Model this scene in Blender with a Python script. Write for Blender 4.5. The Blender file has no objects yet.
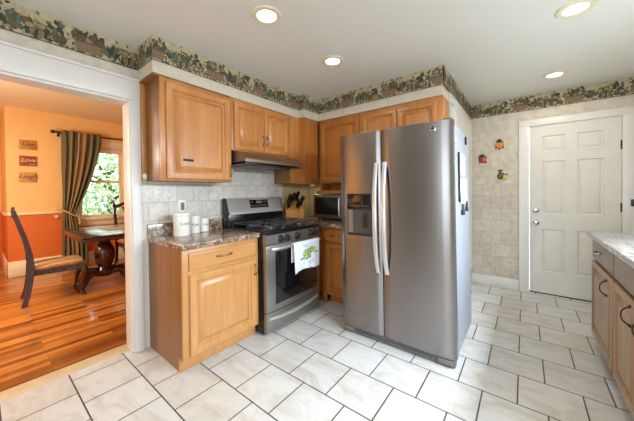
import bpy, bmesh, math, random
from mathutils import Matrix, Vector
R = math.radians
random.seed(7)
scn = bpy.context.scene
COL = scn.collection

# ------------------------------------------------------------------ camera
CP = (-0.7514, -2.4461, 1.2658); YAW, PIT, ROL = 0.66283, -0.01134, -0.00966
FPX, SHY = 265.787, -15.453
def _cam():
    fw = Vector((math.cos(YAW)*math.cos(PIT), math.sin(YAW)*math.cos(PIT), math.sin(PIT)))
    r = Vector((math.sin(YAW), -math.cos(YAW), 0)); u = r.cross(fw)
    r2 = r*math.cos(ROL)+u*math.sin(ROL); u2 = -r*math.sin(ROL)+u*math.cos(ROL)
    cd = bpy.data.cameras.new('camera'); co = bpy.data.objects.new('camera', cd); COL.objects.link(co)
    m = Matrix((r2, u2, -fw)).transposed().to_4x4(); m.translation = CP; co.matrix_world = m
    cd.sensor_width = 36.0; cd.sensor_fit = 'HORIZONTAL'; cd.lens = FPX/634*36
    cd.shift_y = SHY/634; cd.clip_start = .02
    scn.camera = co
_cam()

# ------------------------------------------------------------------ world, light, exposure
scn.view_settings.view_transform = 'Standard'; scn.view_settings.look = 'None'
scn.view_settings.gamma = 1.0; scn.view_settings.use_curve_mapping = False
scn.view_settings.exposure = -0.12
scn.cycles.use_denoising = True
scn.cycles.max_bounces = 8; scn.cycles.diffuse_bounces = 5; scn.cycles.glossy_bounces = 4
scn.cycles.sample_clamp_indirect = 6.0
W = bpy.data.worlds.new('sky'); scn.world = W; W.use_nodes = True
W.node_tree.nodes['Background'].inputs[0].default_value = (.86, .94, 1.0, 1)
W.node_tree.nodes['Background'].inputs[1].default_value = 5.0

def lin(c): return tuple(((x/255)/12.92 if x/255 <= .04045 else ((x/255+.055)/1.055)**2.4) for x in c)
def area(name, loc, rot, sx, sy, power, color=(1, 1, 1), spread=180):
    l = bpy.data.lights.new(name, 'AREA'); l.shape = 'RECTANGLE'; l.size = sx; l.size_y = sy
    l.energy = power; l.color = color; l.spread = R(spread)
    o = bpy.data.objects.new(name, l); COL.objects.link(o); o.location = loc; o.rotation_euler = rot
    return o
# unseen strip lamp at the sink window, narrowed for the floor's shadow edge (looks toward +Y, a little down)
area('sink_window_strip', (0.85, -3.56, 1.80), (R(46), 0, 0), 2.2, .16, 62, (.72, .85, 1.0), 115)
# soft fill lamp in an added, unseen window behind the camera (toward +X)
area('end_window_fill', (-2.72, -2.25, 1.55), (R(90), 0, R(-90)), 1.7, 1.0, 13, (.84, .92, 1.0))
# dining room: added warm fill lamps, out of view left of the doorway
area('dining_fill_high', (-1.5, 2.0, 2.45), (0, 0, 0), .5, .5, 24, (1.0, .94, .84))

_l = bpy.data.lights.new('dining_fill_low', 'POINT'); _l.energy = 105; _l.color = (1.0, .93, .82); _l.shadow_soft_size = .18  # added point fill to lift the dining walls and ceiling
_o = bpy.data.objects.new('dining_fill_low', _l); COL.objects.link(_o); _o.location = (-1.5, 1.75, 1.6)
# ------------------------------------------------------------------ materials
def newmat(name):
    m = bpy.data.materials.new(name); m.use_nodes = True
    return m, m.node_tree, m.node_tree.nodes['Principled BSDF']
def nd(nt, typ, **k):
    n = nt.nodes.new(typ)
    for a, b in k.items(): setattr(n, a, b)
    return n
def flat(name, c, rough=.5, metal=0, emit=None, es=1, coat=0, spec=.5, var=.06, vs=9, bump=0, bs=60):
    m, nt, p = newmat(name); c = lin(c)
    p.inputs['Roughness'].default_value = rough; p.inputs['Metallic'].default_value = metal
    p.inputs['Coat Weight'].default_value = coat; p.inputs['Specular IOR Level'].default_value = spec
    tc = nd(nt, 'ShaderNodeTexCoord')
    n = nd(nt, 'ShaderNodeTexNoise'); n.inputs['Scale'].default_value = vs; n.inputs['Detail'].default_value = 4
    nt.links.new(tc.outputs['Object'], n.inputs['Vector'])
    r = nd(nt, 'ShaderNodeValToRGB')
    r.color_ramp.elements[0].position = .3; r.color_ramp.elements[1].position = .7
    r.color_ramp.elements[0].color = tuple(x*(1-var) for x in c)+(1,)
    r.color_ramp.elements[1].color = tuple(min(1, x*(1+var)) for x in c)+(1,)
    nt.links.new(n.outputs['Fac'], r.inputs['Fac']); nt.links.new(r.outputs['Color'], p.inputs['Base Color'])
    if bump:
        n2 = nd(nt, 'ShaderNodeTexNoise'); n2.inputs['Scale'].default_value = bs
        nt.links.new(tc.outputs['Object'], n2.inputs['Vector'])
        b = nd(nt, 'ShaderNodeBump'); b.inputs['Strength'].default_value = bump; b.inputs['Distance'].default_value = .01
        nt.links.new(n2.outputs['Fac'], b.inputs['Height']); nt.links.new(b.outputs['Normal'], p.inputs['Normal'])
    if emit:
        p.inputs['Emission Color'].default_value = lin(emit)+(1,); p.inputs['Emission Strength'].default_value = es
    return m
def wood(name, c1, c2, rough=.35, scale=(14, 14, 1.1), coat=.15, seed=0.0):
    m, nt, p = newmat(name); p.inputs['Roughness'].default_value = rough; p.inputs['Coat Weight'].default_value = coat
    p.inputs['Coat Roughness'].default_value = .25
    tc = nd(nt, 'ShaderNodeTexCoord'); mp = nd(nt, 'ShaderNodeMapping')
    mp.inputs['Scale'].default_value = scale; mp.inputs['Location'].default_value = (seed, seed*.7, seed*.3)
    nt.links.new(tc.outputs['Object'], mp.inputs['Vector'])
    n = nd(nt, 'ShaderNodeTexNoise'); n.inputs['Scale'].default_value = 1.6; n.inputs['Detail'].default_value = 6; n.inputs['Roughness'].default_value = .62
    n.inputs['Distortion'].default_value = .6
    nt.links.new(mp.outputs[0], n.inputs['Vector'])
    n2 = nd(nt, 'ShaderNodeTexNoise'); n2.inputs['Scale'].default_value = 3.0; n2.inputs['Detail'].default_value = 2
    nt.links.new(tc.outputs['Object'], n2.inputs['Vector'])
    mx = nd(nt, 'ShaderNodeMath', operation='ADD'); ml = nd(nt, 'ShaderNodeMath', operation='MULTIPLY'); ml.inputs[1].default_value = .35
    nt.links.new(n2.outputs['Fac'], ml.inputs[0]); nt.links.new(n.outputs['Fac'], mx.inputs[0]); nt.links.new(ml.outputs[0], mx.inputs[1])
    r = nd(nt, 'ShaderNodeValToRGB'); e = r.color_ramp.elements
    e[0].position = .42; e[1].position = .9; e[0].color = lin(c2)+(1,); e[1].color = lin(c1)+(1,)
    nt.links.new(mx.outputs[0], r.inputs['Fac']); nt.links.new(r.outputs['Color'], p.inputs['Base Color'])
    return m
def brick(name, axes, bw, rh, off, mortar, c1, c2, cm, uv0=(0, 0), rough=.4, noise=.5, nscale=5, vein=(150, 140, 125), veinamt=.35, bump=.3, coat=0, sx=1, stretch=(1, 1, 1)):
    """running-bond pattern in world metres; axes = which of XYZ run along / across the courses"""
    m, nt, p = newmat(name); p.inputs['Roughness'].default_value = rough; p.inputs['Coat Weight'].default_value = coat
    g = nd(nt, 'ShaderNodeNewGeometry'); s = nd(nt, 'ShaderNodeSeparateXYZ'); nt.links.new(g.outputs['Position'], s.inputs[0])
    c = nd(nt, 'ShaderNodeCombineXYZ')
    for k in (0, 1):
        a = nd(nt, 'ShaderNodeMath', operation='ADD'); a.inputs[1].default_value = 20*(bw, rh)[k]-uv0[k]
        if axes[k][0] == '-':
            mm = nd(nt, 'ShaderNodeMath', operation='MULTIPLY'); mm.inputs[1].default_value = -1
            nt.links.new(s.outputs[axes[k][1]], mm.inputs[0]); nt.links.new(mm.outputs[0], a.inputs[0])
        else: nt.links.new(s.outputs[axes[k]], a.inputs[0])
        nt.links.new(a.outputs[0], c.inputs[k])
    b = nd(nt, 'ShaderNodeTexBrick'); b.offset = off; b.offset_frequency = 2; b.squash = 1
    b.inputs['Scale'].default_value = 1; b.inputs['Brick Width'].default_value = bw; b.inputs['Row Height'].default_value = rh
    b.inputs['Mortar Size'].default_value = mortar; b.inputs['Mortar Smooth'].default_value = .15; b.inputs['Bias'].default_value = 0
    b.inputs['Color1'].default_value = lin(c1)+(1,); b.inputs['Color2'].default_value = lin(c2)+(1,); b.inputs['Mortar'].default_value = lin(cm)+(1,)
    nt.links.new(c.outputs[0], b.inputs['Vector'])
    mp = nd(nt, 'ShaderNodeMapping'); mp.inputs['Scale'].default_value = stretch; nt.links.new(g.outputs['Position'], mp.inputs['Vector'])
    n = nd(nt, 'ShaderNodeTexNoise'); n.inputs['Scale'].default_value = nscale; n.inputs['Detail'].default_value = 7; n.inputs['Roughness'].default_value = .65
    n.inputs['Distortion'].default_value = 1.2
    nt.links.new(mp.outputs[0], n.inputs['Vector'])
    r = nd(nt, 'ShaderNodeValToRGB'); r.color_ramp.elements[0].position = .45; r.color_ramp.elements[1].position = .75
    r.color_ramp.elements[0].color = (0, 0, 0, 1); r.color_ramp.elements[1].color = (veinamt,)*3+(1,)
    nt.links.new(n.outputs['Fac'], r.inputs['Fac'])
    # veins only on the tile, not in the joints
    inv = nd(nt, 'ShaderNodeMath', operation='SUBTRACT'); inv.inputs[0].default_value = 1; nt.links.new(b.outputs['Fac'], inv.inputs[1])
    mu = nd(nt, 'ShaderNodeMath', operation='MULTIPLY'); nt.links.new(r.outputs['Color'], mu.inputs[0]); nt.links.new(inv.outputs[0], mu.inputs[1])
    mix = nd(nt, 'ShaderNodeMix', data_type='RGBA'); nt.links.new(mu.outputs[0], mix.inputs['Factor'])
    nt.links.new(b.outputs['Color'], mix.inputs[6]); mix.inputs[7].default_value = lin(vein)+(1,)
    nt.links.new(mix.outputs[2], p.inputs['Base Color'])
    bp = nd(nt, 'ShaderNodeBump'); bp.invert = True; bp.inputs['Strength'].default_value = bump; bp.inputs['Distance'].default_value = .003
    nt.links.new(b.outputs['Fac'], bp.inputs['Height']); nt.links.new(bp.outputs['Normal'], p.inputs['Normal'])
    return m
def steel(name, c=(150, 150, 152), rough=.3, aniso=.6, grain=(2, 2, 260), amt=.10, arot=0.0, met=1.0):
    m, nt, p = newmat(name); p.inputs['Metallic'].default_value = met
    tc = nd(nt, 'ShaderNodeTexCoord'); mp = nd(nt, 'ShaderNodeMapping'); mp.inputs['Scale'].default_value = grain
    nt.links.new(tc.outputs['Object'], mp.inputs['Vector'])
    n = nd(nt, 'ShaderNodeTexNoise'); n.inputs['Scale'].default_value = 1; n.inputs['Detail'].default_value = 3
    nt.links.new(mp.outputs[0], n.inputs['Vector'])
    mr = nd(nt, 'ShaderNodeMapRange'); mr.inputs[3].default_value = rough-.006; mr.inputs[4].default_value = rough+.008
    nt.links.new(n.outputs['Fac'], mr.inputs[0]); nt.links.new(mr.outputs[0], p.inputs['Roughness'])
    r = nd(nt, 'ShaderNodeValToRGB'); cl = lin(c); r.color_ramp.elements[0].color = tuple(x*(1-amt) for x in cl)+(1,); r.color_ramp.elements[1].color = tuple(min(1, x*(1+amt)) for x in cl)+(1,)
    nt.links.new(n.outputs['Fac'], r.inputs['Fac']); nt.links.new(r.outputs['Color'], p.inputs['Base Color'])
    p.inputs['Anisotropic'].default_value = aniso; p.inputs['Anisotropic Rotation'].default_value = arot
    tg = nd(nt, 'ShaderNodeTangent', direction_type='RADIAL', axis='Z'); nt.links.new(tg.outputs[0], p.inputs['Tangent'])
    return m
def speckle(name, cols, scale=28, rough=.22, coat=.4):
    m, nt, p = newmat(name); p.inputs['Roughness'].default_value = rough; p.inputs['Coat Weight'].default_value = coat; p.inputs['Coat Roughness'].default_value = .12
    tc = nd(nt, 'ShaderNodeTexCoord')
    n = nd(nt, 'ShaderNodeTexNoise'); n.inputs['Scale'].default_value = scale; n.inputs['Detail'].default_value = 6; n.inputs['Roughness'].default_value = .7; n.inputs['Distortion'].default_value = .8
    nt.links.new(tc.outputs['Object'], n.inputs['Vector'])
    r = nd(nt, 'ShaderNodeValToRGB'); e = r.color_ramp.elements
    while len(e) < len(cols): e.new(.5)
    for i, (pos, c) in enumerate(cols): e[i].position = pos; e[i].color = lin(c)+(1,)
    nt.links.new(n.outputs['Fac'], r.inputs['Fac']); nt.links.new(r.outputs['Color'], p.inputs['Base Color'])
    return m

M = {}
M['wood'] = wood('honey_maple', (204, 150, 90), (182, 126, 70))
M['wood_dim'] = wood('honey_maple_dim', (200, 138, 76), (174, 110, 54))  # same maple, darkened to paint in the weaker light on the uppers
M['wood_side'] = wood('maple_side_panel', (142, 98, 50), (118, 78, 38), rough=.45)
M['wood_h'] = wood('honey_maple_rail', (204, 150, 90), (182, 126, 70), scale=(1.1, 14, 14))
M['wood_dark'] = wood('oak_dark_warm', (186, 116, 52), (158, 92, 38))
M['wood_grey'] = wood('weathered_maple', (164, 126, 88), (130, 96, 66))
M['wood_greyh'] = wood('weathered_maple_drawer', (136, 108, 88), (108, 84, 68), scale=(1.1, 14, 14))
M['shadow_gap'] = flat('cabinet_interior', (70, 44, 24), .8)
M['floor'] = brick('grey_floor_tile', ('-Y', 'X'), .3155, .314, .558, .0042, (210, 209, 205), (198, 196, 190), (62, 60, 58), uv0=(.203, .256), rough=.32, vein=(172, 160, 142), veinamt=.75, nscale=3.0, stretch=(2.2, 1, 1))
M['hardwood'] = brick('oak_strip_floor', ('X', 'Y'), 1.15, .057, .37, .0007, (212, 134, 54), (108, 56, 18), (70, 34, 12), rough=.28, vein=(130, 60, 18), veinamt=.5, nscale=4, bump=.1, coat=.3, stretch=(.8, 12, 1))
M['tile_grey'] = brick('grey_backsplash_tile', ('X', 'Z'), .152, .153, .5, .0027, (222, 216, 205), (206, 200, 188), (170, 163, 150), uv0=(.12, .886), rough=.3, vein=(168, 160, 146), veinamt=.75, nscale=18)
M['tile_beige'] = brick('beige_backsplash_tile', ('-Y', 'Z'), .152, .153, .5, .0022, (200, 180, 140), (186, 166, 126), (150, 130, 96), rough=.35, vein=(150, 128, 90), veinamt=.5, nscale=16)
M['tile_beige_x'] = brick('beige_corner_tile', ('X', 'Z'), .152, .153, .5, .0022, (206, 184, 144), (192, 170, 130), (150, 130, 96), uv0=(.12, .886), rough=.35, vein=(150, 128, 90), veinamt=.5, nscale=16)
M['tile_wallpaper'] = brick('stone_block_wall_paper', ('-Y', 'Z'), .21, .16, .5, .0025, (208, 199, 183), (194, 184, 167), (166, 155, 138), uv0=(.1, 1.35-.16*8), rough=.5, vein=(150, 132, 104), veinamt=.6, nscale=18)
M['wallpaper'] = flat('mottled_beige_wallpaper', (202, 194, 178), .75, var=.13, vs=16, bump=.15)
M['ceiling'] = flat('ceiling_paint', (226, 226, 218), .6, var=.015, vs=2)
M['white'] = flat('white_trim_paint', (222, 219, 213), .35, var=.02)
M['door_white'] = flat('cream_door_paint', (216, 212, 202), .4, var=.025)
M['soffit'] = flat('cream_soffit_paint', (204, 195, 176), .6, var=.05, vs=14)
M['dining_orange'] = flat('peach_orange_wall_paint', (238, 194, 126), .6, var=.02)
M['dining_deep'] = flat('deep_orange_wall_paint', (212, 110, 38), .6, var=.02)
M['dining_trim'] = flat('cream_rail_paint', (234, 218, 184), .45, var=.03)
M['dining_ceiling'] = flat('dining_ceiling_paint', (236, 218, 180), .7, var=.02)
M['saddle'] = flat('pale_threshold', (206, 184, 146), .4, var=.08)
M['laminate'] = speckle('brown_granite_laminate', [(.32, (58, 44, 34)), (.42, (110, 86, 68)), (.53, (146, 122, 102)), (.62, (204, 192, 172)), (.72, (98, 76, 60))])
M['laminate_washed'] = speckle('washed_granite_laminate', [(.30, (60, 56, 54)), (.42, (128, 122, 118)), (.52, (150, 146, 142)), (.62, (188, 184, 178)), (.75, (96, 92, 90))], scale=18, rough=.18)  # same laminate, greyed to paint in the wash of strong light
M['steel'] = steel('brushed_stainless', (146, 142, 141), .27, .8, amt=.012, arot=.25)
M['steel_lit'] = steel('range_stainless_lit', (204, 202, 200), .40, .5, grain=(2, 200, 200), amt=.02, met=.72)  # range steel, paler and less metallic to paint in window light on the backguard
M['steel_dim'] = steel('range_stainless_dim', (160, 154, 148), .34, .5, grain=(2, 200, 200), amt=.02, met=.92)  # same range steel, darkened to paint in its dark reflections
M['hood'] = steel('bronze_grey_hood', (156, 140, 124), .42, .3, amt=.03)
M['handle_steel'] = steel('satin_handle', (214, 212, 208), .36, .0, grain=(60, 60, 3), met=.75)
M['chrome'] = flat('polished_chrome', (180, 180, 178), .18, 1, var=.01)
M['pull'] = flat('aged_pewter_pull', (140, 128, 112), .3, 1, var=.05)
M['bronze'] = flat('dark_bronze_pull', (70, 58, 48), .35, 1, var=.05)
M['fridge_side'] = flat('pale_grey_enamel', (150, 156, 164), .4, var=.015, bump=.05, bs=400)
M['grille'] = flat('grey_plastic_grille', (110, 110, 112), .5)
M['black'] = flat('black_enamel', (16, 15, 15), .22, var=.05)
M['black_gloss'] = flat('black_glass', (10, 10, 11), .06, var=.02, coat=.5)
M['smoked'] = flat('smoked_window', (14, 13, 13), .28, var=.02)
M['black_mat'] = flat('black_cast_iron', (84, 82, 82), .30, .6, var=.1)
M['black_plastic'] = flat('black_plastic', (30, 28, 27), .4, var=.05)
M['grey_plastic'] = flat('grey_plastic', (120, 116, 110), .4)
M['dark_recess'] = flat('dark_grey_dispenser', (72, 68, 64), .4)
M['dark_steel'] = steel('dark_microwave_steel', (150, 140, 128), .36, .4, grain=(2, 200, 200), amt=.02)
M['filter'] = flat('grey_hood_filter', (140, 136, 130), .4, .6)
M['ceramic'] = flat('white_ceramic', (236, 232, 224), .25, var=.015, coat=.3)
M['ink'] = flat('dark_lettering', (40, 36, 40), .5)
M['plate'] = flat('ivory_wall_plate', (232, 228, 216), .35, var=.01)
M['knife_wood'] = wood('beech_knife_block', (222, 160, 84), (190, 122, 54), scale=(8, 8, 3))
M['towel'] = flat('white_cotton_towel', (228, 230, 232), .9, var=.02, bump=.2, bs=300)
M['leaf_print'] = flat('green_printed_leaves', (164, 186, 116), .9, var=.2, vs=80)
M['leaf_print_dark'] = flat('dark_green_print', (112, 140, 80), .9)
M['light_trim'] = flat('cream_light_trim', (228, 216, 190), .4)
M['lens'] = flat('lit_lens', (255, 250, 236), .4, emit=(255, 244, 214), es=7)
M['puck_lens'] = flat('dim_warm_lens', (240, 216, 170), .4, emit=(255, 224, 168), es=.9)
M['paper'] = flat('white_paper', (238, 238, 238), .8, var=.02)
M['note'] = flat('printed_note', (196, 190, 182), .8, var=.25, vs=60)
# border print
M['b_ground'] = flat('border_cream_ground', (184, 170, 138), .75, var=.2, vs=30)
M['b_dark'] = flat('border_dark_leaf', (58, 60, 44), .75, var=.3, vs=60)
M['b_green'] = flat('border_olive_leaf', (92, 92, 62), .75, var=.35, vs=60)
M['b_blue'] = flat('border_blue_green_leaf', (86, 98, 84), .75, var=.3, vs=60)
M['b_pear'] = flat('border_pale_fruit', (146, 138, 96), .75, var=.25, vs=50)
M['b_red'] = flat('border_russet_fruit', (110, 78, 58), .75, var=.3, vs=50)
M['b_basket'] = flat('border_wicker_basket', (130, 106, 80), .75, var=.35, vs=120)
# stickers
M['s_orange'] = flat('orange_fruit_glaze', (206, 138, 50), .4, var=.15, vs=60)
M['s_red'] = flat('red_fruit_glaze', (160, 48, 40), .4, var=.2, vs=60)
M['s_pink'] = flat('pink_fruit_glaze', (222, 120, 104), .4)
M['s_olive'] = flat('olive_pear_glaze', (92, 84, 46), .4, var=.2, vs=60)
M['s_yellow'] = flat('yellow_apple_glaze', (206, 196, 96), .4)
M['s_leaf'] = flat('dark_leaf_glaze', (62, 66, 32), .4)
M['s_tile'] = flat('cream_plaque_glaze', (214, 200, 172), .35)
# dining
M['mahogany'] = wood('dark_mahogany', (74, 34, 20), (40, 16, 10), rough=.22, coat=.5)
M['seat_fabric'] = None
M['sign_gold'] = flat('mustard_sign_paint', (186, 130, 56), .5, var=.15, vs=20)
M['sign_brown'] = flat('russet_sign_paint', (150, 66, 28), .5, var=.15, vs=20)
M['sign_tan'] = flat('tan_sign_paint', (196, 146, 78), .5, var=.15, vs=20)
M['sign_pale'] = flat('cream_lettering', (232, 206, 160), .5)
M['glass'] = None
M['leaf'] = flat('tree_leaves', (146, 178, 122), .6, var=.3, vs=3)
M['leaf2'] = flat('tree_leaves_pale', (186, 208, 166), .6, var=.3, vs=3)
M['bark'] = flat('tree_bark', (92, 76, 60), .9, var=.3, vs=12)
M['grass'] = flat('lawn_ground', (110, 140, 80), .9, var=.3, vs=4)
M['rope'] = flat('tan_tieback_cord', (196, 164, 110), .8)
M['mat'] = flat('cream_placemat', (168, 150, 108), .8)

def stripes(name, axis, cols, width, rough=.85):
    m, nt, p = newmat(name); p.inputs['Roughness'].default_value = rough
    at_ = nd(nt, 'ShaderNodeTexCoord'); s = nd(nt, 'ShaderNodeSeparateXYZ')
    src = at_.outputs['UV'] if axis == 'U' else at_.outputs['Object']
    nt.links.new(src, s.inputs[0])
    a = nd(nt, 'ShaderNodeMath', operation='DIVIDE'); a.inputs[1].default_value = width*len(cols); nt.links.new(s.outputs['X' if axis == 'U' else axis], a.inputs[0])
    a2 = nd(nt, 'ShaderNodeMath', operation='ADD'); a2.inputs[1].default_value = 50; nt.links.new(a.outputs[0], a2.inputs[0])
    f = nd(nt, 'ShaderNodeMath', operation='FRACT'); nt.links.new(a2.outputs[0], f.inputs[0])
    r = nd(nt, 'ShaderNodeValToRGB'); r.color_ramp.interpolation = 'CONSTANT'; e = r.color_ramp.elements
    while len(e) < len(cols): e.new(.5)
    for i, c in enumerate(cols): e[i].position = i/len(cols); e[i].color = lin(c)+(1,)
    nt.links.new(f.outputs[0], r.inputs['Fac']); nt.links.new(r.outputs['Color'], p.inputs['Base Color'])
    return m
M['seat_fabric'] = stripes('striped_seat_fabric', 'Y', [(208, 164, 110), (186, 140, 88), (214, 176, 126), (160, 116, 72)], .018)
M['curtain'] = stripes('green_tan_striped_curtain', 'U', [(98, 92, 64), (126, 114, 80), (90, 82, 58), (170, 138, 98), (146, 122, 88), (114, 108, 76), (100, 98, 66)], .125, .6)
def glassmat():
    m, nt, p = newmat('window_glass'); p.inputs['Base Color'].default_value = (1, 1, 1, 1); p.inputs['Roughness'].default_value = 0
    p.inputs['Transmission Weight'].default_value = 1; p.inputs['IOR'].default_value = 1.02
    return m
M['glass'] = glassmat()

# ------------------------------------------------------------------ mesh builder
class MB:
    def __init__(s): s.bm = bmesh.new(); s.mats = []; s.cur = 0
    def m(s, key):
        if key not in s.mats: s.mats.append(key)
        s.cur = s.mats.index(key); return s
    def _f(s, vs):
        try:
            f = s.bm.faces.new(vs); f.material_index = s.cur; return f
        except ValueError: return None
    def box(s, a, b, bev=0.0, seg=2, rot=None, piv=None):
        lo = [min(a[i], b[i]) for i in range(3)]; hi = [max(a[i], b[i]) for i in range(3)]
        vs = [s.bm.verts.new((x, y, z)) for x in (lo[0], hi[0]) for y in (lo[1], hi[1]) for z in (lo[2], hi[2])]
        fs = [s._f([vs[i] for i in q]) for q in ((0, 1, 3, 2), (4, 6, 7, 5), (0, 4, 5, 1), (2, 3, 7, 6), (0, 2, 6, 4), (1, 5, 7, 3))]
        if bev > 0:
            es = list({e for f in fs for e in f.edges})
            r = bmesh.ops.bevel(s.bm, geom=es, offset=bev, segments=seg, affect='EDGES', profile=.5)
            for f in r['faces']: f.material_index = s.cur
            vs = list({v for f in r['faces'] for v in f.verts} | {v for v in vs if v.is_valid})
        if rot is not None:
            bmesh.ops.rotate(s.bm, verts=vs, cent=piv or ((lo[0]+hi[0])/2, (lo[1]+hi[1])/2, (lo[2]+hi[2])/2), matrix=rot)
        return vs
    def poly(s, pts): return s._f([s.bm.verts.new(p) for p in pts])
    def loft(s, rings, cap=True, closed=True):
        vr = [[s.bm.verts.new(p) for p in r] for r in rings]; n = len(vr[0])
        for a, b in zip(vr, vr[1:]):
            for i in range(n if closed else n-1):
                j = (i+1) % n; s._f([a[i], a[j], b[j], b[i]])
        if cap: s._f(list(reversed(vr[0]))); s._f(vr[-1])
    def prism(s, pts2, f, t0, t1):
        """pts2 polygon in 2-D, f(p,q,t) -> 3-D"""
        s.loft([[f(p, q, t0) for p, q in pts2], [f(p, q, t1) for p, q in pts2]])
    def tube(s, pts, r, n=8, cap=True, flat=1.0, up=(0, 0, 1)):
        pts = [Vector(p) for p in pts]; rs = r if isinstance(r, (list, tuple)) else [r]*len(pts)
        rings = []; prev = None
        for i, p in enumerate(pts):
            t = (pts[min(i+1, len(pts)-1)]-pts[max(i-1, 0)]).normalized()
            if prev is None:
                u = Vector(up); u = u-t*u.dot(t)
                if u.length < 1e-3: u = Vector((1, 0, 0))-t*t.x
            else: u = prev-t*prev.dot(t)
            u.normalize(); prev = u; w = t.cross(u)
            rings.append([p+u*math.cos(2*math.pi*k/n)*rs[i]+w*math.sin(2*math.pi*k/n)*rs[i]*flat for k in range(n)])
        s.loft(rings, cap)
    def lathe(s, prof, c=(0, 0, 0), axis='Z', n=24, sc=(1, 1)):
        rings = []
        for r, h in prof:
            ring = []
            for k in range(n):
                a = 2*math.pi*k/n; x, y = max(r, 1e-4)*math.cos(a)*sc[0], max(r, 1e-4)*math.sin(a)*sc[1]
                if axis == 'Z': q = (x, y, h)
                elif axis == 'X': q = (h, x, y)
                else: q = (x, h, y)
                ring.append((q[0]+c[0], q[1]+c[1], q[2]+c[2]))
            rings.append(ring)
        s.loft(rings)
    def panel(s, fr, u0, u1, v0, v1, t=.02, fw=.055, mat2=None, raised=True):
        """raised-panel cabinet door as concentric profile rings; fr(u,v,n)->world"""
        prof = [(.007, 0), (.007, .004), (0, .0045), (0, t-.005), (.004, t-.001), (.010, t), (fw-.020, t), (fw-.017, t-.004), (fw-.010, t-.0045), (fw-.004, t-.018), (fw, t-.020)]
        if raised: prof += [(fw+.008, t-.020), (fw+.011, t-.016), (fw+.036, t-.006), (fw+.039, t-.002)]
        s.loft([[fr(u0+i, v0+i, d), fr(u1-i, v0+i, d), fr(u1-i, v1-i, d), fr(u0+i, v1-i, d)] for i, d in prof])
    def sphere(s, c, r, sc=(1, 1, 1), nu=12, nv=8):
        rings = [[(c[0]+r*sc[0]*max(math.sin(math.pi*j/nv), 1e-3)*math.cos(2*math.pi*k/nu), c[1]+r*sc[1]*max(math.sin(math.pi*j/nv), 1e-3)*math.sin(2*math.pi*k/nu), c[2]-r*sc[2]*math.cos(math.pi*j/nv)) for k in range(nu)] for j in range(nv+1)]
        s.loft(rings)
    def xf(s, mat): bmesh.ops.transform(s.bm, matrix=mat, verts=s.bm.verts); return s

WM = {}
LEAN = [0.0]     # the refrigerator leans a touch to its left
def finish(mb, name, mat, inv=None, smooth=35, recalc=True):
    if LEAN[0]:
        for v in mb.bm.verts: v.co.y += LEAN[0]*v.co.z
    if recalc: bmesh.ops.recalc_face_normals(mb.bm, faces=mb.bm.faces)
    me = bpy.data.meshes.new(name); 
    if inv is not None: mb.bm.transform(inv)
    mb.bm.to_mesh(me); mb.bm.free()
    for k in (mb.mats or [mat]): me.materials.append(M[k])
    for p in me.polygons: p.use_smooth = True
    me.set_sharp_from_angle(angle=R(smooth))
    return me
def props(o, label=None, cat=None, group=None, kind=None):
    if label: o['label'] = label
    if cat: o['category'] = cat
    if group: o['group'] = group
    if kind: o['kind'] = kind
    return o
def thing(name, label, cat, loc=(0, 0, 0), rotz=0, group=None):
    o = bpy.data.objects.new(name, None); COL.objects.link(o); o.empty_display_size = .1
    o.location = loc; o.rotation_euler = (0, 0, rotz)
    WM[o] = Matrix.Translation(loc) @ Matrix.Rotation(rotz, 4, 'Z')
    return props(o, label, cat, group)
def part(name, mb, mat, parent, local=False, label=None, **k):
    """a mesh of its own under its thing; vertices given in world metres unless local"""
    me = finish(mb, name, mat, None if local else WM[parent].inverted(), **k)
    o = bpy.data.objects.new(name, me); COL.objects.link(o); o.parent = parent; WM[o] = WM[parent]
    if label: o['label'] = label
    return o
def solo(name, mb, mat, label, cat, loc, group=None, kind=None, rotz=0, local=False, **k):
    """a thing that is one mesh, its origin at its base"""
    wm = Matrix.Translation(loc) @ Matrix.Rotation(rotz, 4, 'Z')
    me = finish(mb, name, mat, None if local else wm.inverted(), **k)
    o = bpy.data.objects.new(name, me); COL.objects.link(o); o.location = loc; o.rotation_euler = (0, 0, rotz); WM[o] = wm
    return props(o, label, cat, group, kind)
def struct(name, mb, mat, label=None, parent=None, **k):
    me = finish(mb, name, mat, **k); o = bpy.data.objects.new(name, me); COL.objects.link(o); WM[o] = Matrix()
    if parent: o.parent = parent
    else: props(o, label, None, None, 'structure')
    return o
def dup(o, loc, rotz=None, label=None, group=None):
    def rec(a, par):
        c = a.copy(); COL.objects.link(c)
        if par: c.parent = par
        for ch in a.children: rec(ch, c)
        return c
    r = rec(o, None); r.location = loc
    if rotz is not None: r.rotation_euler = (0, 0, rotz)
    if label: r['label'] = label
    if group: r['group'] = group
    return r

# ------------------------------------------------------------------ setting
H = 2.436; SZ = 2.163; XB = 2.20; XC = 3.476; YR = -3.62; XL = -2.8
BZ = 2.252
def S(name, label, *boxes):
    b = MB()
    for q in boxes:
        if len(q) == 3: b.m(q[2])
        b.box(q[0], q[1])
    return struct(name, b, None, label)
S('floor', 'grey tiled kitchen floor in running bond', ((XL, YR-.1, -.1), (XC+.12, .075, 0), 'floor'))
S('floor_dining', 'orange oak strip floor of the dining room', ((-2.6, .20, -.1), (2.2, 5.2, 0.0), 'hardwood'))
b = MB(); b.box((-1.75, .076, -.1), (.0, .199, .006), .003)
struct('trim_1', b, 'saddle', 'pale threshold strip in the doorway between tile and wood')
S('ceiling', 'off-white kitchen ceiling', ((XL, YR-.1, H), (XC+.12, .13, H+.1), 'ceiling'))
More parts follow.
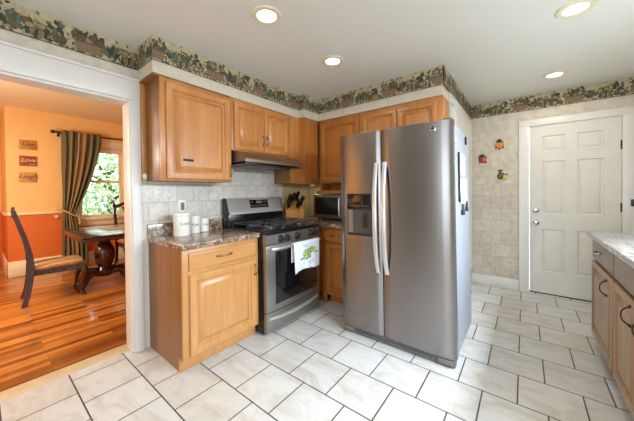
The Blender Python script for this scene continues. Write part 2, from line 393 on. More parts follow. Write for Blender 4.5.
# wall with the doorway (kitchen face y=.0, dining face y=.13)
OX0, OX1, OZ = -1.75, .012, 2.006
S('wall_left', 'papered kitchen wall with wide doorway to the dining room',
  ((XL, 0, 0), (OX0, .065, H), 'wallpaper'), ((OX0, 0, OZ), (OX1, .065, H), 'wallpaper'),
  ((OX1, 0, .925), (XB+.1, .065, H), 'wallpaper'), ((OX1, 0, 0), (XB+.1, .065, .925), 'white'),
  ((XL, .065, 0), (OX0, .13, 2.7), 'dining_orange'), ((OX0, .065, OZ), (OX1, .13, 2.7), 'dining_orange'), ((OX1, .065, 0), (2.2, .13, 2.7), 'dining_orange'))
S('backsplash', 'grey square tile backsplash behind the range', ((.068, -.006, .925), (1.656, -.0005, 1.70), 'tile_grey'))
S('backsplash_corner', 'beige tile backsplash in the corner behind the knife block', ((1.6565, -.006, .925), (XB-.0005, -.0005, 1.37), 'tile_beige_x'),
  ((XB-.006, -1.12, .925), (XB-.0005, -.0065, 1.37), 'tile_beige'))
S('wall_back', 'kitchen wall behind microwave and refrigerator', ((XB, -1.85, 0), (XB+.1, -.0005, H), 'wallpaper'))
S('wall_return', 'white return wall beside the refrigerator', ((XB+.101, -1.85, 0), (XC-.001, -1.75, H), 'white'))
S('wall_right', 'far papered wall with stone-block lower half and white door',
  ((XC, -1.85, 1.35), (XC+.12, -2.49, H), 'wallpaper'), ((XC, -1.85, 0), (XC+.12, -2.49, 1.35), 'tile_wallpaper'),
  ((XC, -2.49, 2.05), (XC+.12, -3.268, H), 'wallpaper'), ((XC, -3.268, 1.35), (XC+.12, YR, H), 'wallpaper'), ((XC, -3.268, 0), (XC+.12, YR, 1.35), 'tile_wallpaper'))
# sink-side wall with window, end wall with added fill window
S('wall_sink', 'kitchen wall above the right-hand counter with a window', ((XL, YR-.1, 0), (XC+.12, YR, 1.1), 'wallpaper'), ((XL, YR-.1, 1.98), (XC+.12, YR, H), 'wallpaper'),
  ((XL, YR-.1, 1.1), (-.35, YR, 1.98), 'wallpaper'), ((2.05, YR-.1, 1.1), (XC+.12, YR, 1.98), 'wallpaper'))
S('wall_end', 'kitchen end wall with a wide window added for fill light', ((XL-.1, YR-.1, 0), (XL, .13, .55), 'wallpaper'), ((XL-.1, YR-.1, 2.33), (XL, .13, H), 'wallpaper'),
  ((XL-.1, YR-.1, .55), (XL, -3.1, 2.33), 'wallpaper'), ((XL-.1, -1.55, .55), (XL, .13, 2.33), 'wallpaper'))
# casing of the doorway
b = MB()
b.box((OX1-.010, -.02, 0), (.067, -.0005, OZ), .004); b.box((OX0-.09, -.02, 0), (OX0, -.0005, OZ), .004)
b.box((OX0-.09, -.02, OZ-.004), (.067, -.0005, 2.155), .004); b.box((OX0-.10, -.032, 2.155), (.075, -.0005, 2.172), .003)
struct('trim_2', b, 'white', 'white casing round the dining room doorway')
b = MB()
b.box((-.008, -.002, 0.0065), (OX1-.0005, .142, OZ-.0005), .002); b.box((OX0+.0005, -.002, .0065), (OX0+.02, .142, OZ-.0005), .002); b.box((OX0+.02, -.002, OZ-.02), (-.008, .142, OZ-.0005), .002)
b.box((OX1-.01, .1305, 0), (.09, .15, OZ+.09), .003); 
struct('trim_3', b, 'white', 'white jamb lining the dining room doorway')
# soffits
b = MB(); b.m('soffit')
b.box((.059, -.29, SZ), (1.66, -.0008, H-.0005)); b.box((1.66, -.38, SZ), (1.93, -.0008, H-.0005)); b.box((1.93, -1.845, SZ), (XB-.0008, -.0008, H-.0005))
b.m('white').box((XB-.0008, -1.862, SZ+.0), (XC-.0008, -1.8505, H-.0005))
struct('trim_4', b, None, 'cream soffit boxed above the wall cabinets')
# white framed board on the return wall above the refrigerator
b = MB(); fr = lambda u, v, n: (u, -1.8628-n, v)
b.loft([[fr(2.44+i, .2+i, d), fr(XC-.004-i, .2+i, d), fr(XC-.004-i, 2.232-i, d), fr(2.44+i, 2.232-i, d)] for i, d in ((0, -.012), (0, .012), (.04, .012), (.045, .006), (.06, .006))])
struct('trim_5', b, 'white', 'white framed panel on the return wall above the refrigerator')
# door and casing on the far wall
D0, D1, DZ = -2.494, -3.264, 2.045
b = MB()
for y0, y1 in ((D0+.105, D0+.0005), (D1-.0005, D1-.105)): b.box((XC-.022, y0, 0), (XC-.0005, y1, DZ+.004), .004)
b.box((XC-.022, D0+.105, DZ+.004), (XC-.0005, D1-.105, DZ+.082), .004)
b.box((XC-.0005, D0+.004, 0), (XC+.10, D0+.0005, DZ), .001); b.box((XC-.0005, D1-.0005, 0), (XC+.10, D1-.004, DZ), .001)
struct('trim_6', b, 'white', 'white casing round the six-panel door')
b = MB(); b.box((XC-.016, -1.866, 0), (XC-.0005, D0+.1055, .122), .004)
struct('baseboard_right', b, 'white', 'white baseboard below the stone-block wall')

b = MB(); xf_ = XC+.004; fr = lambda u, v, n: (xf_-n, u, v)
us = [D0-.003, -2.614, -2.822, -2.925, -3.135, D1+.003]; vs = [.012, .275, .790, .975, 1.612, 1.730, 1.915, DZ-.003]
b.box((xf_+.014, D0-.003, .012), (xf_+.04, D1+.003, DZ-.003))
for i in range(5):
    for j in range(7):
        q = [(us[i], vs[j]), (us[i+1], vs[j]), (us[i+1], vs[j+1]), (us[i], vs[j+1])]
        if i in (1, 3) and j in (1, 3, 5):
            u0, v0, u1, v1 = us[i], vs[j], us[i+1], vs[j+1]; s_ = -1
            rings = []
            for ins, d in ((0, 0), (.007, -.011), (.020, -.0125), (.036, -.004), (.042, -.003)):
                rings.append([fr(u0-ins, v0+ins, d), fr(u1+ins, v0+ins, d), fr(u1+ins, v1-ins, d), fr(u0-ins, v1-ins, d)])
            vr = [[b.bm.verts.new(p) for p in r] for r in rings]
            for a, c in zip(vr, vr[1:]):
                for k in range(4): b._f([a[k], a[(k+1) % 4], c[(k+1) % 4], c[k]])
            b._f(vr[-1])
        else: b.poly([fr(u, v, 0) for u, v in q])
bmesh.ops.remove_doubles(b.bm, verts=b.bm.verts, dist=.0002)
door = struct('door_1', b, 'door_white', 'white six-panel door in the far wall', smooth=20)
def kid(name, mb, mat, par, label=None):
    me = finish(mb, name, mat); o = bpy.data.objects.new(name, me); COL.objects.link(o); o.parent = par; WM[o] = Matrix()
    if label: o['label'] = label
    return o
b = MB(); yk = -2.560
b.lathe([(.0, .0), (.032, .0), (.032, -.008), (.012, -.012), (.012, -.035), (.026, -.045), (.030, -.058), (.024, -.070), (0, -.074)], (xf_, yk, .868), 'X', 20); kid('knob', b, 'chrome', door)
b = MB(); b.lathe([(0, 0), (.030, 0), (.030, -.012), (.022, -.02), (0, -.022)], (xf_, yk, 1.016), 'X', 20); b.box((xf_-.034, yk-.004, 1.0), (xf_-.02, yk+.004, 1.032), .002); kid('deadbolt', b, 'chrome', door)
for z in (1.74, 1.07, .3):
    b = MB(); b.box((xf_-.002, D1+.002, z-.045), (xf_+.002, D1+.010, z+.045), .001); b.tube([(xf_-.010, D1-.001, z-.05), (xf_-.010, D1-.001, z+.05)], .008, 8); kid('hinge', b, 'bronze', door)
b = MB(); b.box((XC+.0, D0-.003, 0), (XC+.05, D1+.003, .011)); struct('trim_7', b, 'black_plastic', 'dark weather strip under the door')

# wallpaper border: a printed strip with fruit baskets
def border(idx, p0, p1, n, label, z0=BZ, z1=H-.001):
    rnd = random.Random(idx*11+3)
    p0 = Vector(p0); p1 = Vector(p1); L = (p1-p0).length; d = (p1-p0)/L; n = Vector(n); h = z1-z0; k = h/.184*1.14
    b = MB(); lay = [0]
    f = lambda s, t, o: (p0.x+d.x*s+n.x*o, p0.y+d.y*s+n.y*o, z0+t)
    b.m('b_ground'); b.poly([f(0, 0, .0012), f(L, 0, .0012), f(L, h, .0012), f(0, h, .0012)])
    def shp(pts, m, keep=True):
        lay[0] += 1
        pts = [(min(max(x, 0), L), min(max(y*k, .001), h-.001)) for x, y in pts]
        if max(x for x, _ in pts)-min(x for x, _ in pts) < .003: return
        b.m(m); b.poly([f(x, y, .0014+.0000035*lay[0]) for x, y in pts])
    def disc(cx, cy, rx, ry, m, a0=0):
        if m != 'b_dark': disc(cx, cy, rx*1.2, ry*1.22, 'b_dark')
        shp([(cx+rx*math.cos(2*math.pi*i/9+a0), cy+ry*math.sin(2*math.pi*i/9+a0)) for i in range(9)], m)
    def leaf(cx, cy, l, w, a, m):
        ca, sa = math.cos(a), math.sin(a)
        shp([(cx+ca*u-sa*v, cy+sa*u+ca*v) for u, v in ((0, 0), (l*.35, w), (l*.7, w*.7), (l, 0), (l*.7, -w*.7), (l*.35, -w))], m)
    s = -rnd.random()*.3; P = .50
    dk = ['b_dark', 'b_dark', 'b_green', 'b_blue', 'b_pear', 'b_red', 'b_ground']
    while s < L:
        for i in range(170):   # ground foliage along the band
            leaf(s+rnd.random()*P, -.005+rnd.random()*.125*rnd.uniform(.5, 1), .019+rnd.random()*.020, .0062, rnd.random()*6.3, rnd.choice(dk))
        c = s+.12             # wicker basket heaped with fruit
        for i in range(12): leaf(c+rnd.uniform(-.09, .09), .09+rnd.random()*.055, .025+rnd.random()*.02, .009, rnd.random()*6.3, rnd.choice(['b_dark', 'b_green']))
        for i in range(11): disc(c+rnd.uniform(-.075, .075), .080+rnd.random()*.04, .021, .018, rnd.choice(['b_pear', 'b_pear', 'b_green', 'b_red']))
        for i in range(7): leaf(c+rnd.uniform(-.08, .08), .11+rnd.random()*.035, .022, .008, rnd.random()*6.3, 'b_dark')
        shp([(c-.082, .074), (c-.074, .030), (c-.05, .014), (c+.05, .014), (c+.074, .030), (c+.082, .074)], 'b_basket')
        shp([(c-.088, .080), (c-.088, .070), (c+.088, .070), (c+.088, .080)], 'b_red')
        c = s+.255            # leafy blue-green head
        for i in range(16): leaf(c+rnd.uniform(-.012, .012), .03+rnd.random()*.02, .05+rnd.random()*.035, .013, .25+rnd.random()*2.6, rnd.choice(['b_blue', 'b_blue', 'b_dark', 'b_green']))
        c = s+.36             # bucket, gourds and a dark artichoke
        for q in range(5): shp([(c-.05+q*.02, .018), (c-.034+q*.02, .018), (c-.032+q*.022, .07), (c-.05+q*.022, .07)], 'b_basket' if q % 2 else 'b_dark')
        for i in range(10): disc(c+rnd.uniform(-.055, .06), .070+rnd.random()*.034, .021, .015, rnd.choice(['b_pear', 'b_red', 'b_pear', 'b_green']))
        c = s+.45
        for i in range(14): leaf(c+rnd.uniform(-.03, .03), .07+rnd.uniform(-.03, .05), .034, .013, .4+rnd.random()*2.3, rnd.choice(['b_dark', 'b_dark', 'b_blue']))
        for i in range(6): disc(c+rnd.uniform(-.05, .05), .03+rnd.random()*.02, .02, .017, rnd.choice(['b_pear', 'b_red', 'b_pear']))
        for i in range(10): leaf(s+rnd.random()*P, .11+rnd.random()*.045, .024, .008, rnd.random()*6.3, rnd.choice(dk))
        s += P
    b.m('b_dark'); lay[0] += 3
    b.poly([f(0, .001, .0016+.0000035*lay[0]), f(L, .001, .0016+.0000035*lay[0]), f(L, .006, .0016+.0000035*lay[0]), f(0, .006, .0016+.0000035*lay[0])])
    return struct('trim_%d' % (10+idx), b, None, label, recalc=False)
border(0, (XL+.01, 0, 0), (.059, 0, 0), (0, -1, 0), 'fruit basket wallpaper border above the doorway')
border(1, (.059, -.002, 0), (.059, -.29, 0), (-1, 0, 0), 'short piece of fruit border on the soffit end')
border(2, (.059, -.29, 0), (1.66, -.29, 0), (0, -1, 0), 'fruit basket border on the soffit above the range wall')
border(3, (1.66, -.29, 0), (1.66, -.38, 0), (-1, 0, 0), 'narrow piece of fruit border on the soffit step')
border(4, (1.66, -.38, 0), (1.93, -.38, 0), (0, -1, 0), 'fruit border on the corner soffit')
border(5, (1.93, -.38, 0), (1.93, -1.845, 0), (-1, 0, 0), 'fruit basket border on the soffit above the refrigerator')
border(6, (1.93, -1.862, 0), (XC-.002, -1.862, 0), (0, -1, 0), 'fruit basket border on the return wall')
border(7, (XC, -1.865, 0), (XC, YR+.01, 0), (-1, 0, 0), 'fruit basket border on the far wall above the door')

# ------------------------------------------------------------------ dining room shell
YD, XD, DH = 3.75, -.47, 2.62
WX0, WX1, WZ0, WZ1 = .36, 1.02, .84, 2.13
def dwall(name, label, boxes):
    b = MB()
    for a, c, z0, z1 in boxes:
        for lo, hi, m in ((0, .97, 'dining_deep'), (.97, DH, 'dining_orange')):
            l, h = max(lo, z0), min(hi, z1)
            if h > l: b.m(m).box((a[0], a[1], l), (c[0], c[1], h))
    return struct(name, b, None, label)
dwall('wall_dining', 'orange dining room wall with the window', [((XD, YD), (WX0-.02, YD+.14), 0, DH), ((WX1+.02, YD), (2.2, YD+.14), 0, DH), ((WX0-.02, YD), (WX1+.02, YD+.14), 0, WZ0-.02), ((WX0-.02, YD), (WX1+.02, YD+.14), WZ1+.02, DH)])
dwall('wall_dining_corner', 'orange dining room wall turning back at the corner', [((XD, YD+.141), (XD+.14, 5.1), 0, DH), ((-2.6, 5.1), (XD+.14, 5.2), 0, DH)])
dwall('wall_dining_side', 'orange dining room side wall', [((-2.7, .131), (-2.6, 5.2), 0, DH)])
dwall('wall_dining_far', 'orange dining room wall at the far end', [((2.2, .131), (2.3, YD+.14), 0, DH)])
S('ceiling_dining', 'cream dining room ceiling', ((-2.7, .131, DH), (2.3, 5.2, DH+.1), 'dining_ceiling'))
b = MB(); b.box((XD-.02, YD-.022, .95), (.19, YD-.0005, .985), .005); b.box((XD-.022, YD-.022, .95), (XD-.0005, 5.09, .985), .005); b.box((1.24, YD-.022, .95), (2.19, YD-.0005, .985), .005)
struct('trim_8', b, 'dining_trim', 'cream chair rail round the dining room')
b = MB(); b.box((XD-.016, YD-.016, 0.0005), (2.19, YD-.0005, .24), .005); b.box((XD-.016, YD-.016, .0005), (XD-.0005, 5.09, .24), .005)
struct('baseboard_dining', b, 'dining_trim', 'cream baseboard in the dining room')
# window of the dining room
b = MB(); b.m('dining_trim')
for a, c in (((WX0-.16, .80), (WX0-.0, 2.26)), ((WX1+.0, .80), (WX1+.16, 2.26)), ((WX0-.16, WZ1), (WX1+.16, 2.27))): b.box((a[0], YD-.022, a[1]), (c[0], YD-.0006, c[1]), .004)
b.box((WX0-.18, YD-.06, WZ0-.04), (WX1+.18, YD-.0006, WZ0), .006); b.box((WX0-.16, YD-.02, WZ0-.14), (WX1+.16, YD-.0006, WZ0-.0405), .004)
b.box((WX0-.0195, YD, WZ0-.0195), (WX0+.012, YD+.13, WZ1+.0195)); b.box((WX1-.012, YD, WZ0-.0195), (WX1+.0195, YD+.13, WZ1+.0195))
b.box((WX0+.012, YD, WZ1-.01), (WX1-.012, YD+.13, WZ1+.0195)); b.box((WX0+.012, YD, WZ0-.0195), (WX1-.012, YD+.13, WZ0+.01))
win = struct('window_1', b, None, 'cream framed sash window of the dining room')
ZM = 1.50
for z0, z1, y in ((WZ0+.01, ZM+.02, YD+.04), (ZM-.015, WZ1-.01, YD+.075)):
    b = MB(); x0, x1, w = WX0+.013, WX1-.013, .04
    b.box((x0, y, z0), (x0+w, y+.03, z1), .003); b.box((x1-w, y, z0), (x1, y+.03, z1), .003); b.box((x0+w, y, z0), (x1-w, y+.03, z0+w), .003); b.box((x0+w, y, z1-w), (x1-w, y+.03, z1), .003)
    sash = kid('sash', b, 'dining_trim', win)
    b = MB(); b.box((x0+w, y+.013, z0+w), (x1-w, y+.017, z1-w)); kid('pane', b, 'glass', sash)
b = MB(); b.box((WX0+.02, YD+.010, WZ1-.10), (WX1-.02, YD+.035, WZ1-.0101), .01); kid('roller_shade', b, 'dining_trim', win)

# outdoors behind the dining room window
S('ground', 'lawn outside the window', ((-14, 5.25, -.4), (16, 22, -.3), 'grass'))
def tree(x, y, h, r, n, seed, label, pale):
    rnd = random.Random(seed); t = thing('tree', label, 'tree', (x, y, -.3), 0, 'trees outside the dining room window')
    b = MB(); b.tube([(x, y, -.3), (x+.05, y, h*.35), (x-.05, y+.05, h*.75)], [.13, .10, .05], 8)
    for i in range(8):
        a = rnd.random()*6.3; z = h*(.3+.05*i); b.tube([(x, y, z), (x+.5*r*math.cos(a), y+.5*r*math.sin(a), z+.3*r), (x+.9*r*math.cos(a), y+.9*r*math.sin(a), z+.5*r)], [.05, .03, .012], 5)
    part('trunk', b, 'bark', t)
    b = MB()
    for i in range(n):
        while True:
            p = Vector((rnd.uniform(-1, 1), rnd.uniform(-1, 1), rnd.uniform(-1, 1)))
            if p.length < 1: break
        p = p.normalized()*(p.length**.5)
        # clumpy crown
        q = Vector((x+p.x*r, y+p.y*r, h*.62+p.z*h*.55)); u = Vector((rnd.gauss(0, 1), rnd.gauss(0, 1), rnd.gauss(0, 1))).normalized(); v = u.orthogonal().normalized(); l = rnd.uniform(.06, .12)
        b.m('leaf' if rnd.random() > pale else 'leaf2'); b.poly([q-u*l, q+v*l*.5, q+u*l, q-v*l*.5])
    part('foliage', b, None, t, recalc=False)
tree(1.9, 8.2, 2.9, 1.3, 2600, 1, 'leafy green tree close outside the dining room window', .5)
tree(3.6, 10.5, 3.6, 1.5, 2200, 2, 'paler tree further back outside the dining room window', .7)

# ------------------------------------------------------------------ cabinets
def FA(y0): return lambda u, v, n: (u, y0-n, v)      # faces -Y (range wall)
def FB(x0): return lambda u, v, n: (x0-n, u, v)      # faces -X (refrigerator wall); u is world Y
def FR(y0): return lambda u, v, n: (u, y0+n, v)      # faces +Y (right-hand counter)
def pull(par, fr, u, v, L, vert, mat='pull', out=.028, label=None):
    """bow pull with two rosettes"""
    k_ = .72 if mat == 'bronze' else 1
    b = MB(); pts = []; rr = []
    for i in range(11):
        t = i/10*2-1; d = out*(1-abs(t)**2.6)+.004
        pts.append(fr(u, v+t*L/2, d) if vert else fr(u+t*L/2, v, d)); rr.append((.0045+.0025*abs(t)**3)*k_)
    b.tube(pts, rr, 8)
    for s_ in (-1, 1):
        c0 = fr(u, v+s_*L/2, 0) if vert else fr(u+s_*L/2, v, 0); c1 = fr(u, v+s_*L/2, .007) if vert else fr(u+s_*L/2, v, .007)
        b.tube([c0, c1], .009, 8)
    return part('handle', b, mat, par, label=label)
def bx3(b, fr, u0, u1, v0, v1, n0, n1, bev=.0015): b.box(fr(u0, v0, n0), fr(u1, v1, n1), bev)
def cab_door(t, fr, u0, u1, v0, v1, mat='wood', fw=.055, tt=.024, name='door', label=None):
    b = MB(); b.panel(fr, u0, u1, v0, v1, tt, fw); return part(name, b, mat, t, label=label)
def drawer(t, fr, u0, u1, v0, v1, mat='wood_h', tt=.02):
    b = MB(); prof = [(.007, 0), (.007, .004), (0, .0045), (0, tt-.006), (.006, tt-.001), (.012, tt)]
    s_ = 1 if u1 > u0 else -1
    b.loft([[fr(u0+s_*i, v0+i, d), fr(u1-s_*i, v0+i, d), fr(u1-s_*i, v1-i, d), fr(u0+s_*i, v1-i, d)] for i, d in prof])
    return part('drawer', b, mat, t)

GW = 'wall cabinets'
# large wall cabinet beside the doorway
y0 = -.288; fr = FA(y0)
t = thing('wall_cabinet', 'large single-door maple wall cabinet beside the dining room doorway', 'cabinet', (.41, -.145, 1.365), 0, GW)
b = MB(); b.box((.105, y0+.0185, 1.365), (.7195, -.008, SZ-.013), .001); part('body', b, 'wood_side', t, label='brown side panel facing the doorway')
b = MB(); bx3(b, fr, .105, .7195, 1.365, SZ-.013, -.018, 0); part('face_frame', b, 'wood_dim', t)
b = MB(); b.box((.0685, -.030, 1.375), (.1045, -.0075, SZ-.014), .001); part('filler_strip', b, 'wood_dim', t, label='narrow wood strip between cabinet and doorway casing')
b = MB(); b.box((.060, y0-.004, SZ-.0125), (.7195, -.008, SZ-.0005), .002); part('top_board', b, 'wood_side', t)
d = cab_door(t, fr, .143, .700, 1.380, 2.118, 'wood_dim', fw=.062)
b = MB(); bx3(b, fr, .262, .345, 1.524, 1.542, .0215, .027, .006); part('badge', b, 'black_plastic', d, label='small dark oblong badge')
pull(d, lambda u, v, n: fr(u, v, n+.024), .690, 1.465, .10, True)
# wall cabinet over the hood
t = thing('wall_cabinet', 'short two-door maple wall cabinet above the range hood', 'cabinet', (1.12, -.145, 1.668), 0, GW)
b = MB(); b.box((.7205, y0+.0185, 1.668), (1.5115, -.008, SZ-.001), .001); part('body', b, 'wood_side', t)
b = MB(); bx3(b, fr, .7205, 1.5115, 1.668, SZ-.001, -.018, 0); part('face_frame', b, 'wood_dim', t)
for (a, c), ux in (((.745, 1.104), 1.083), ((1.110, 1.470), 1.131)):
    d = cab_door(t, fr, a, c, 1.680, 2.128, 'wood_dim', fw=.058); pull(d, lambda u, v, n: fr(u, v, n+.024), ux, 1.80, .09, True)
# stepped corner wall cabinet
t = thing('wall_cabinet', 'plain stepped maple wall cabinet in the corner right of the range hood', 'cabinet', (1.8, -.15, 1.365), 0, GW)
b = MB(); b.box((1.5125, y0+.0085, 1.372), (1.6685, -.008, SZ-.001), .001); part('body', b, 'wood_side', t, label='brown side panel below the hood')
b = MB(); bx3(b, fr, 1.5125, 1.6685, 1.372, SZ-.001, -.008, .002); part('front_panel', b, 'wood_dim', t, label='maple front strip')
b = MB(); b.box((1.669, -.376, 1.368), (1.928, -.008, SZ-.001), .002); part('deep_section', b, 'wood_dark', t, label='deeper warm brown corner section')
b = MB(); b.box((1.6705, -.381, 1.370), (1.695, -.3765, SZ-.003), .0015); part('stile', b, 'wood_dark', t)
# tall wall cabinet above the microwave
x0 = 1.95; fb = FB(x0); fbd = FB(x0-.02)
t = thing('wall_cabinet', 'maple wall cabinet with open shelf above the microwave', 'cabinet', (2.08, -.69, 1.24), 0, GW)
b = MB(); b.box((x0+.0185, -.972, 1.385), (XB-.008, -.383, SZ-.001), .001)
part('body', b, 'wood_side', t)
b = MB(); bx3(b, fb, -.972, -.383, 1.375, SZ-.001, -.018, 0); part('face_frame', b, 'wood_dark', t)
cab_door(t, fb, -.955, -.418, 1.395, 2.112, 'wood_dark', .06)
b = MB(); b.box((x0+.01, -.972, 1.243), (XB-.008, -.37, 1.262), .003); b.box((x0-.012, -.972, 1.240), (x0+.0095, -.34, 1.284), .004); b.box((x0+.02, -.972, 1.2625), (XB-.008, -.955, 1.3845), .001); b.box((x0+.012, -.398, 1.2625), (XB-.0205, -.384, 1.3745), .001); b.box((XB-.02, -.9545, 1.2625), (XB-.009, -.384, 1.3845), .001)
part('open_shelf', b, 'wood_dark', t, label='open wooden shelf under the cabinet')
# wall cabinet over the refrigerator
t = thing('wall_cabinet', 'low two-door maple wall cabinet above the refrigerator', 'cabinet', (2.08, -1.41, 1.80), 0, GW)
b = MB(); b.box((x0+.0185, -1.846, 1.80), (XB-.002, -.9725, SZ-.001), .001); part('body', b, 'wood_dim', t)
b = MB(); bx3(b, fb, -1.846, -.9725, 1.80, SZ-.001, -.018, 0); part('face_frame', b, 'wood_dim', t)
for a, c in ((-1.400, -1.004), (-1.788, -1.412)): cab_door(t, fb, a, c, 1.815, 2.116, 'wood_dim', .05)

# base cabinet by the doorway
GB = 'base cabinets'
yb = -.583; fr = FA(yb); frd = FA(yb-.024)
t = thing('base_cabinet', 'maple base cabinet with one drawer and one door left of the range', 'cabinet', (.44, -.3, 0), 0, GB)
b = MB(); pts = [(-.0005, .001), (-.513, .001), (-.513, .098), (yb+.0185, .098), (yb+.0185, .872), (-.0005, .872)]
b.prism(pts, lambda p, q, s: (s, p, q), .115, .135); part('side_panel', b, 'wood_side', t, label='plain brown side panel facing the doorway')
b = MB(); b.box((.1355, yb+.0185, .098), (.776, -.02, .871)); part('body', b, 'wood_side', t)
b = MB(); bx3(b, fr, .115, .776, .098, .872, -.018, 0); part('face_frame', b, 'wood', t)
b = MB(); b.box((.112, -.514, .001), (.776, -.535, .0975), .002); part('toe_kick', b, 'wood', t)
dr = drawer(t, fr, .158, .742, .718, .842); pull(dr, FA(yb-.02), .43, .786, .12, False)
d = cab_door(t, fr, .158, .742, .112, .688, fw=.062); pull(d, frd, .722, .60, .085, True)
# countertops
t = thing('countertop', 'brown granite-look countertop with the white canisters, left of the range', 'countertop', (.44, -.3, .873), 0, 'countertops')
b = MB(); b.box((.100, -.618, .873), (.777, -.0285, .914), .008, 3); part('worktop', b, 'laminate', t)
b = MB(); b.box((.104, -.028, .873), (.777, -.0065, 1.012), .004); part('backsplash_lip', b, 'laminate', t)
t = thing('countertop', 'brown granite-look corner countertop under the microwave', 'countertop', (1.9, -.5, .873), 0, 'countertops')
b = MB(); pts = [(1.541, -.0065), (XB-.0065, -.0065), (XB-.0065, -1.098), (1.655, -1.098), (1.655, -.60), (1.541, -.60)]
b.prism(pts, lambda p, q, s: (p, q, s), .873, .914); part('worktop', b, 'laminate', t)
# base cabinet beside the refrigerator
fb = FB(1.70); fbd = FB(1.68)
t = thing('base_cabinet', 'maple base cabinet between the range and the refrigerator under the microwave', 'cabinet', (1.9, -.85, 0), 0, GB)
b = MB(); b.box((1.7185, -1.095, .098), (XB-.008, -.02, .871)); b.box((1.541, -.56, .001), (1.7180, -.02, .871)); part('body', b, 'wood_dark', t)
b = MB(); bx3(b, fb, -1.095, -.60, .098, .872, -.018, 0); bx3(b, fb, -.66, -.60, .001, .0975, -.018, 0); part('face_frame', b, 'wood_dark', t)
b = MB(); b.box((1.775, -1.095, .001), (1.795, -.662, .0975)); part('toe_kick', b, 'wood_dark', t)
dr = drawer(t, fb, -.652, -1.06, .705, .845, 'wood_dark'); pull(dr, fbd, -.80, .778, .10, False, 'chrome')
cab_door(t, fb, -1.06, -.652, .112, .688, 'wood_dark', .055)
# right-hand run
yr = -2.90; fr = FR(yr); frd = FR(yr+.024); XE = 2.335
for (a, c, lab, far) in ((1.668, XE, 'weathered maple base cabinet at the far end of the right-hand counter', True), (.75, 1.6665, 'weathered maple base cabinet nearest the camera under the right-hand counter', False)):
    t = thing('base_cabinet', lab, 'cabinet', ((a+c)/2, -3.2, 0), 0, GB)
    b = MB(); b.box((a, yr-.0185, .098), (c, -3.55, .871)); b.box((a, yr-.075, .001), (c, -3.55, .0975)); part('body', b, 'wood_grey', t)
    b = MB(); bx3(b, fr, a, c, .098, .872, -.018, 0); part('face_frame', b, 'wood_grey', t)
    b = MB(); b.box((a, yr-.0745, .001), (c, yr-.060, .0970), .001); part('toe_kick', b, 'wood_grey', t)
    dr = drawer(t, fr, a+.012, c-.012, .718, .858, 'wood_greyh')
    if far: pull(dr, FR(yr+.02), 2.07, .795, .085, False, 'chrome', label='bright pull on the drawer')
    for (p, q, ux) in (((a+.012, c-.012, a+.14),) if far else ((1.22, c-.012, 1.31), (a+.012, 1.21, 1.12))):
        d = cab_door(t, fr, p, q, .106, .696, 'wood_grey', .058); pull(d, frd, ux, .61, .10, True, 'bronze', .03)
t = thing('countertop', 'glossy granite-look countertop on the right-hand cabinets, greyed as if strongly lit', 'countertop', (1.5, -3.2, .873), 0, 'countertops')
b = MB(); b.box((.74, -2.862, .873), (2.415, -3.585, .914), .010, 3); part('worktop', b, 'laminate_washed', t)
b = MB(); b.box((.74, -3.586, .873), (2.415, -3.612, 1.01), .004); part('backsplash_lip', b, 'laminate_washed', t)

# ------------------------------------------------------------------ range hood
t = thing('range_hood', 'bronze-grey range hood under the short wall cabinet', 'range hood', (1.14, -.22, 1.53), 0)
prof = [(-.010, 1.6665), (-.292, 1.6665), (-.33, 1.660), (-.37, 1.648), (-.405, 1.630), (-.435, 1.606), (-.452, 1.588), (-.468, 1.578), (-.470, 1.548), (-.462, 1.548), (-.460, 1.556), (-.02, 1.540), (-.010, 1.535)]
b = MB(); b.prism(prof, lambda p, q, s: (s, p, q), .742, 1.511); part('shell', b, 'hood', t)
b = MB(); b.box((.75, -.455, 1.530), (1.505, -.03, 1.5455), .003); part('underside', b, 'black', t)
for a, c in ((.86, 1.10), (1.14, 1.39)):
    b = MB(); b.box((a, -.36, 1.522), (c, -.10, 1.5295), .003)
    for i in range(6): b.box((a+.02+i*(c-a-.04)/6, -.34, 1.520), (a+.03+i*(c-a-.04)/6, -.12, 1.5235))
    part('filter', b, 'filter', t)

# ------------------------------------------------------------------ gas range
RX0, RX1 = .783, 1.534; yf = -.640
t = thing('gas_range', 'stainless gas range with black cooktop between the two counters', 'range', (1.158, -.36, 0), 0)
b = MB(); b.box((RX0, yf, .028), (RX1, -.035, .895), .003); part('body', b, 'black', t, label='black enamel side')
for x in (RX0+.04, RX1-.04):
    for y in (yf+.05, -.09):
        b = MB(); b.lathe([(0, 0.001), (.018, .001), (.018, .006), (.010, .010), (.010, .0275)], (x, y, 0), 'Z', 10); part('foot', b, 'black_plastic', t)
b = MB(); b.box((RX0-.003, -.682, .8955), (RX1+.003, -.135, .922), .008, 3); part('cooktop', b, 'black', t)
# backguard
b = MB(); b.box((RX0, -.134, .8955), (RX1, -.03, 1.045), .004); part('back_riser', b, 'black', t)
prof = [(-.012, 1.03), (-.012, 1.20), (-.03, 1.212), (-.075, 1.205), (-.118, 1.075), (-.150, 1.046), (-.150, 1.034), (-.135, 1.030)]
prof = [(-.03, 1.046), (-.03, 1.196), (-.045, 1.208), (-.072, 1.206), (-.088, 1.195), (-.122, 1.085), (-.142, 1.056), (-.142, 1.046)]
bg = MB(); bg.prism(prof, lambda p, q, s: (s, p, q), RX0+.006, RX1-.006); bgo = part('backguard', bg, 'steel_lit', t)
for xa, xb in ((RX0-.004, RX0+.0055), (RX1-.0055, RX1+.004)):
    b = MB(); b.prism([(p*1.0-.004 if p < -.05 else p, q+.003 if q > 1.1 else q) for p, q in prof], lambda p, q, s: (s, p, q), xa, xb); part('end_cap', b, 'black', bgo)
nrm = Vector((0, -.11, .034)).normalized(); tang = Vector((0, -.034, -.11)).normalized(); o0 = Vector((0, -.088, 1.195))
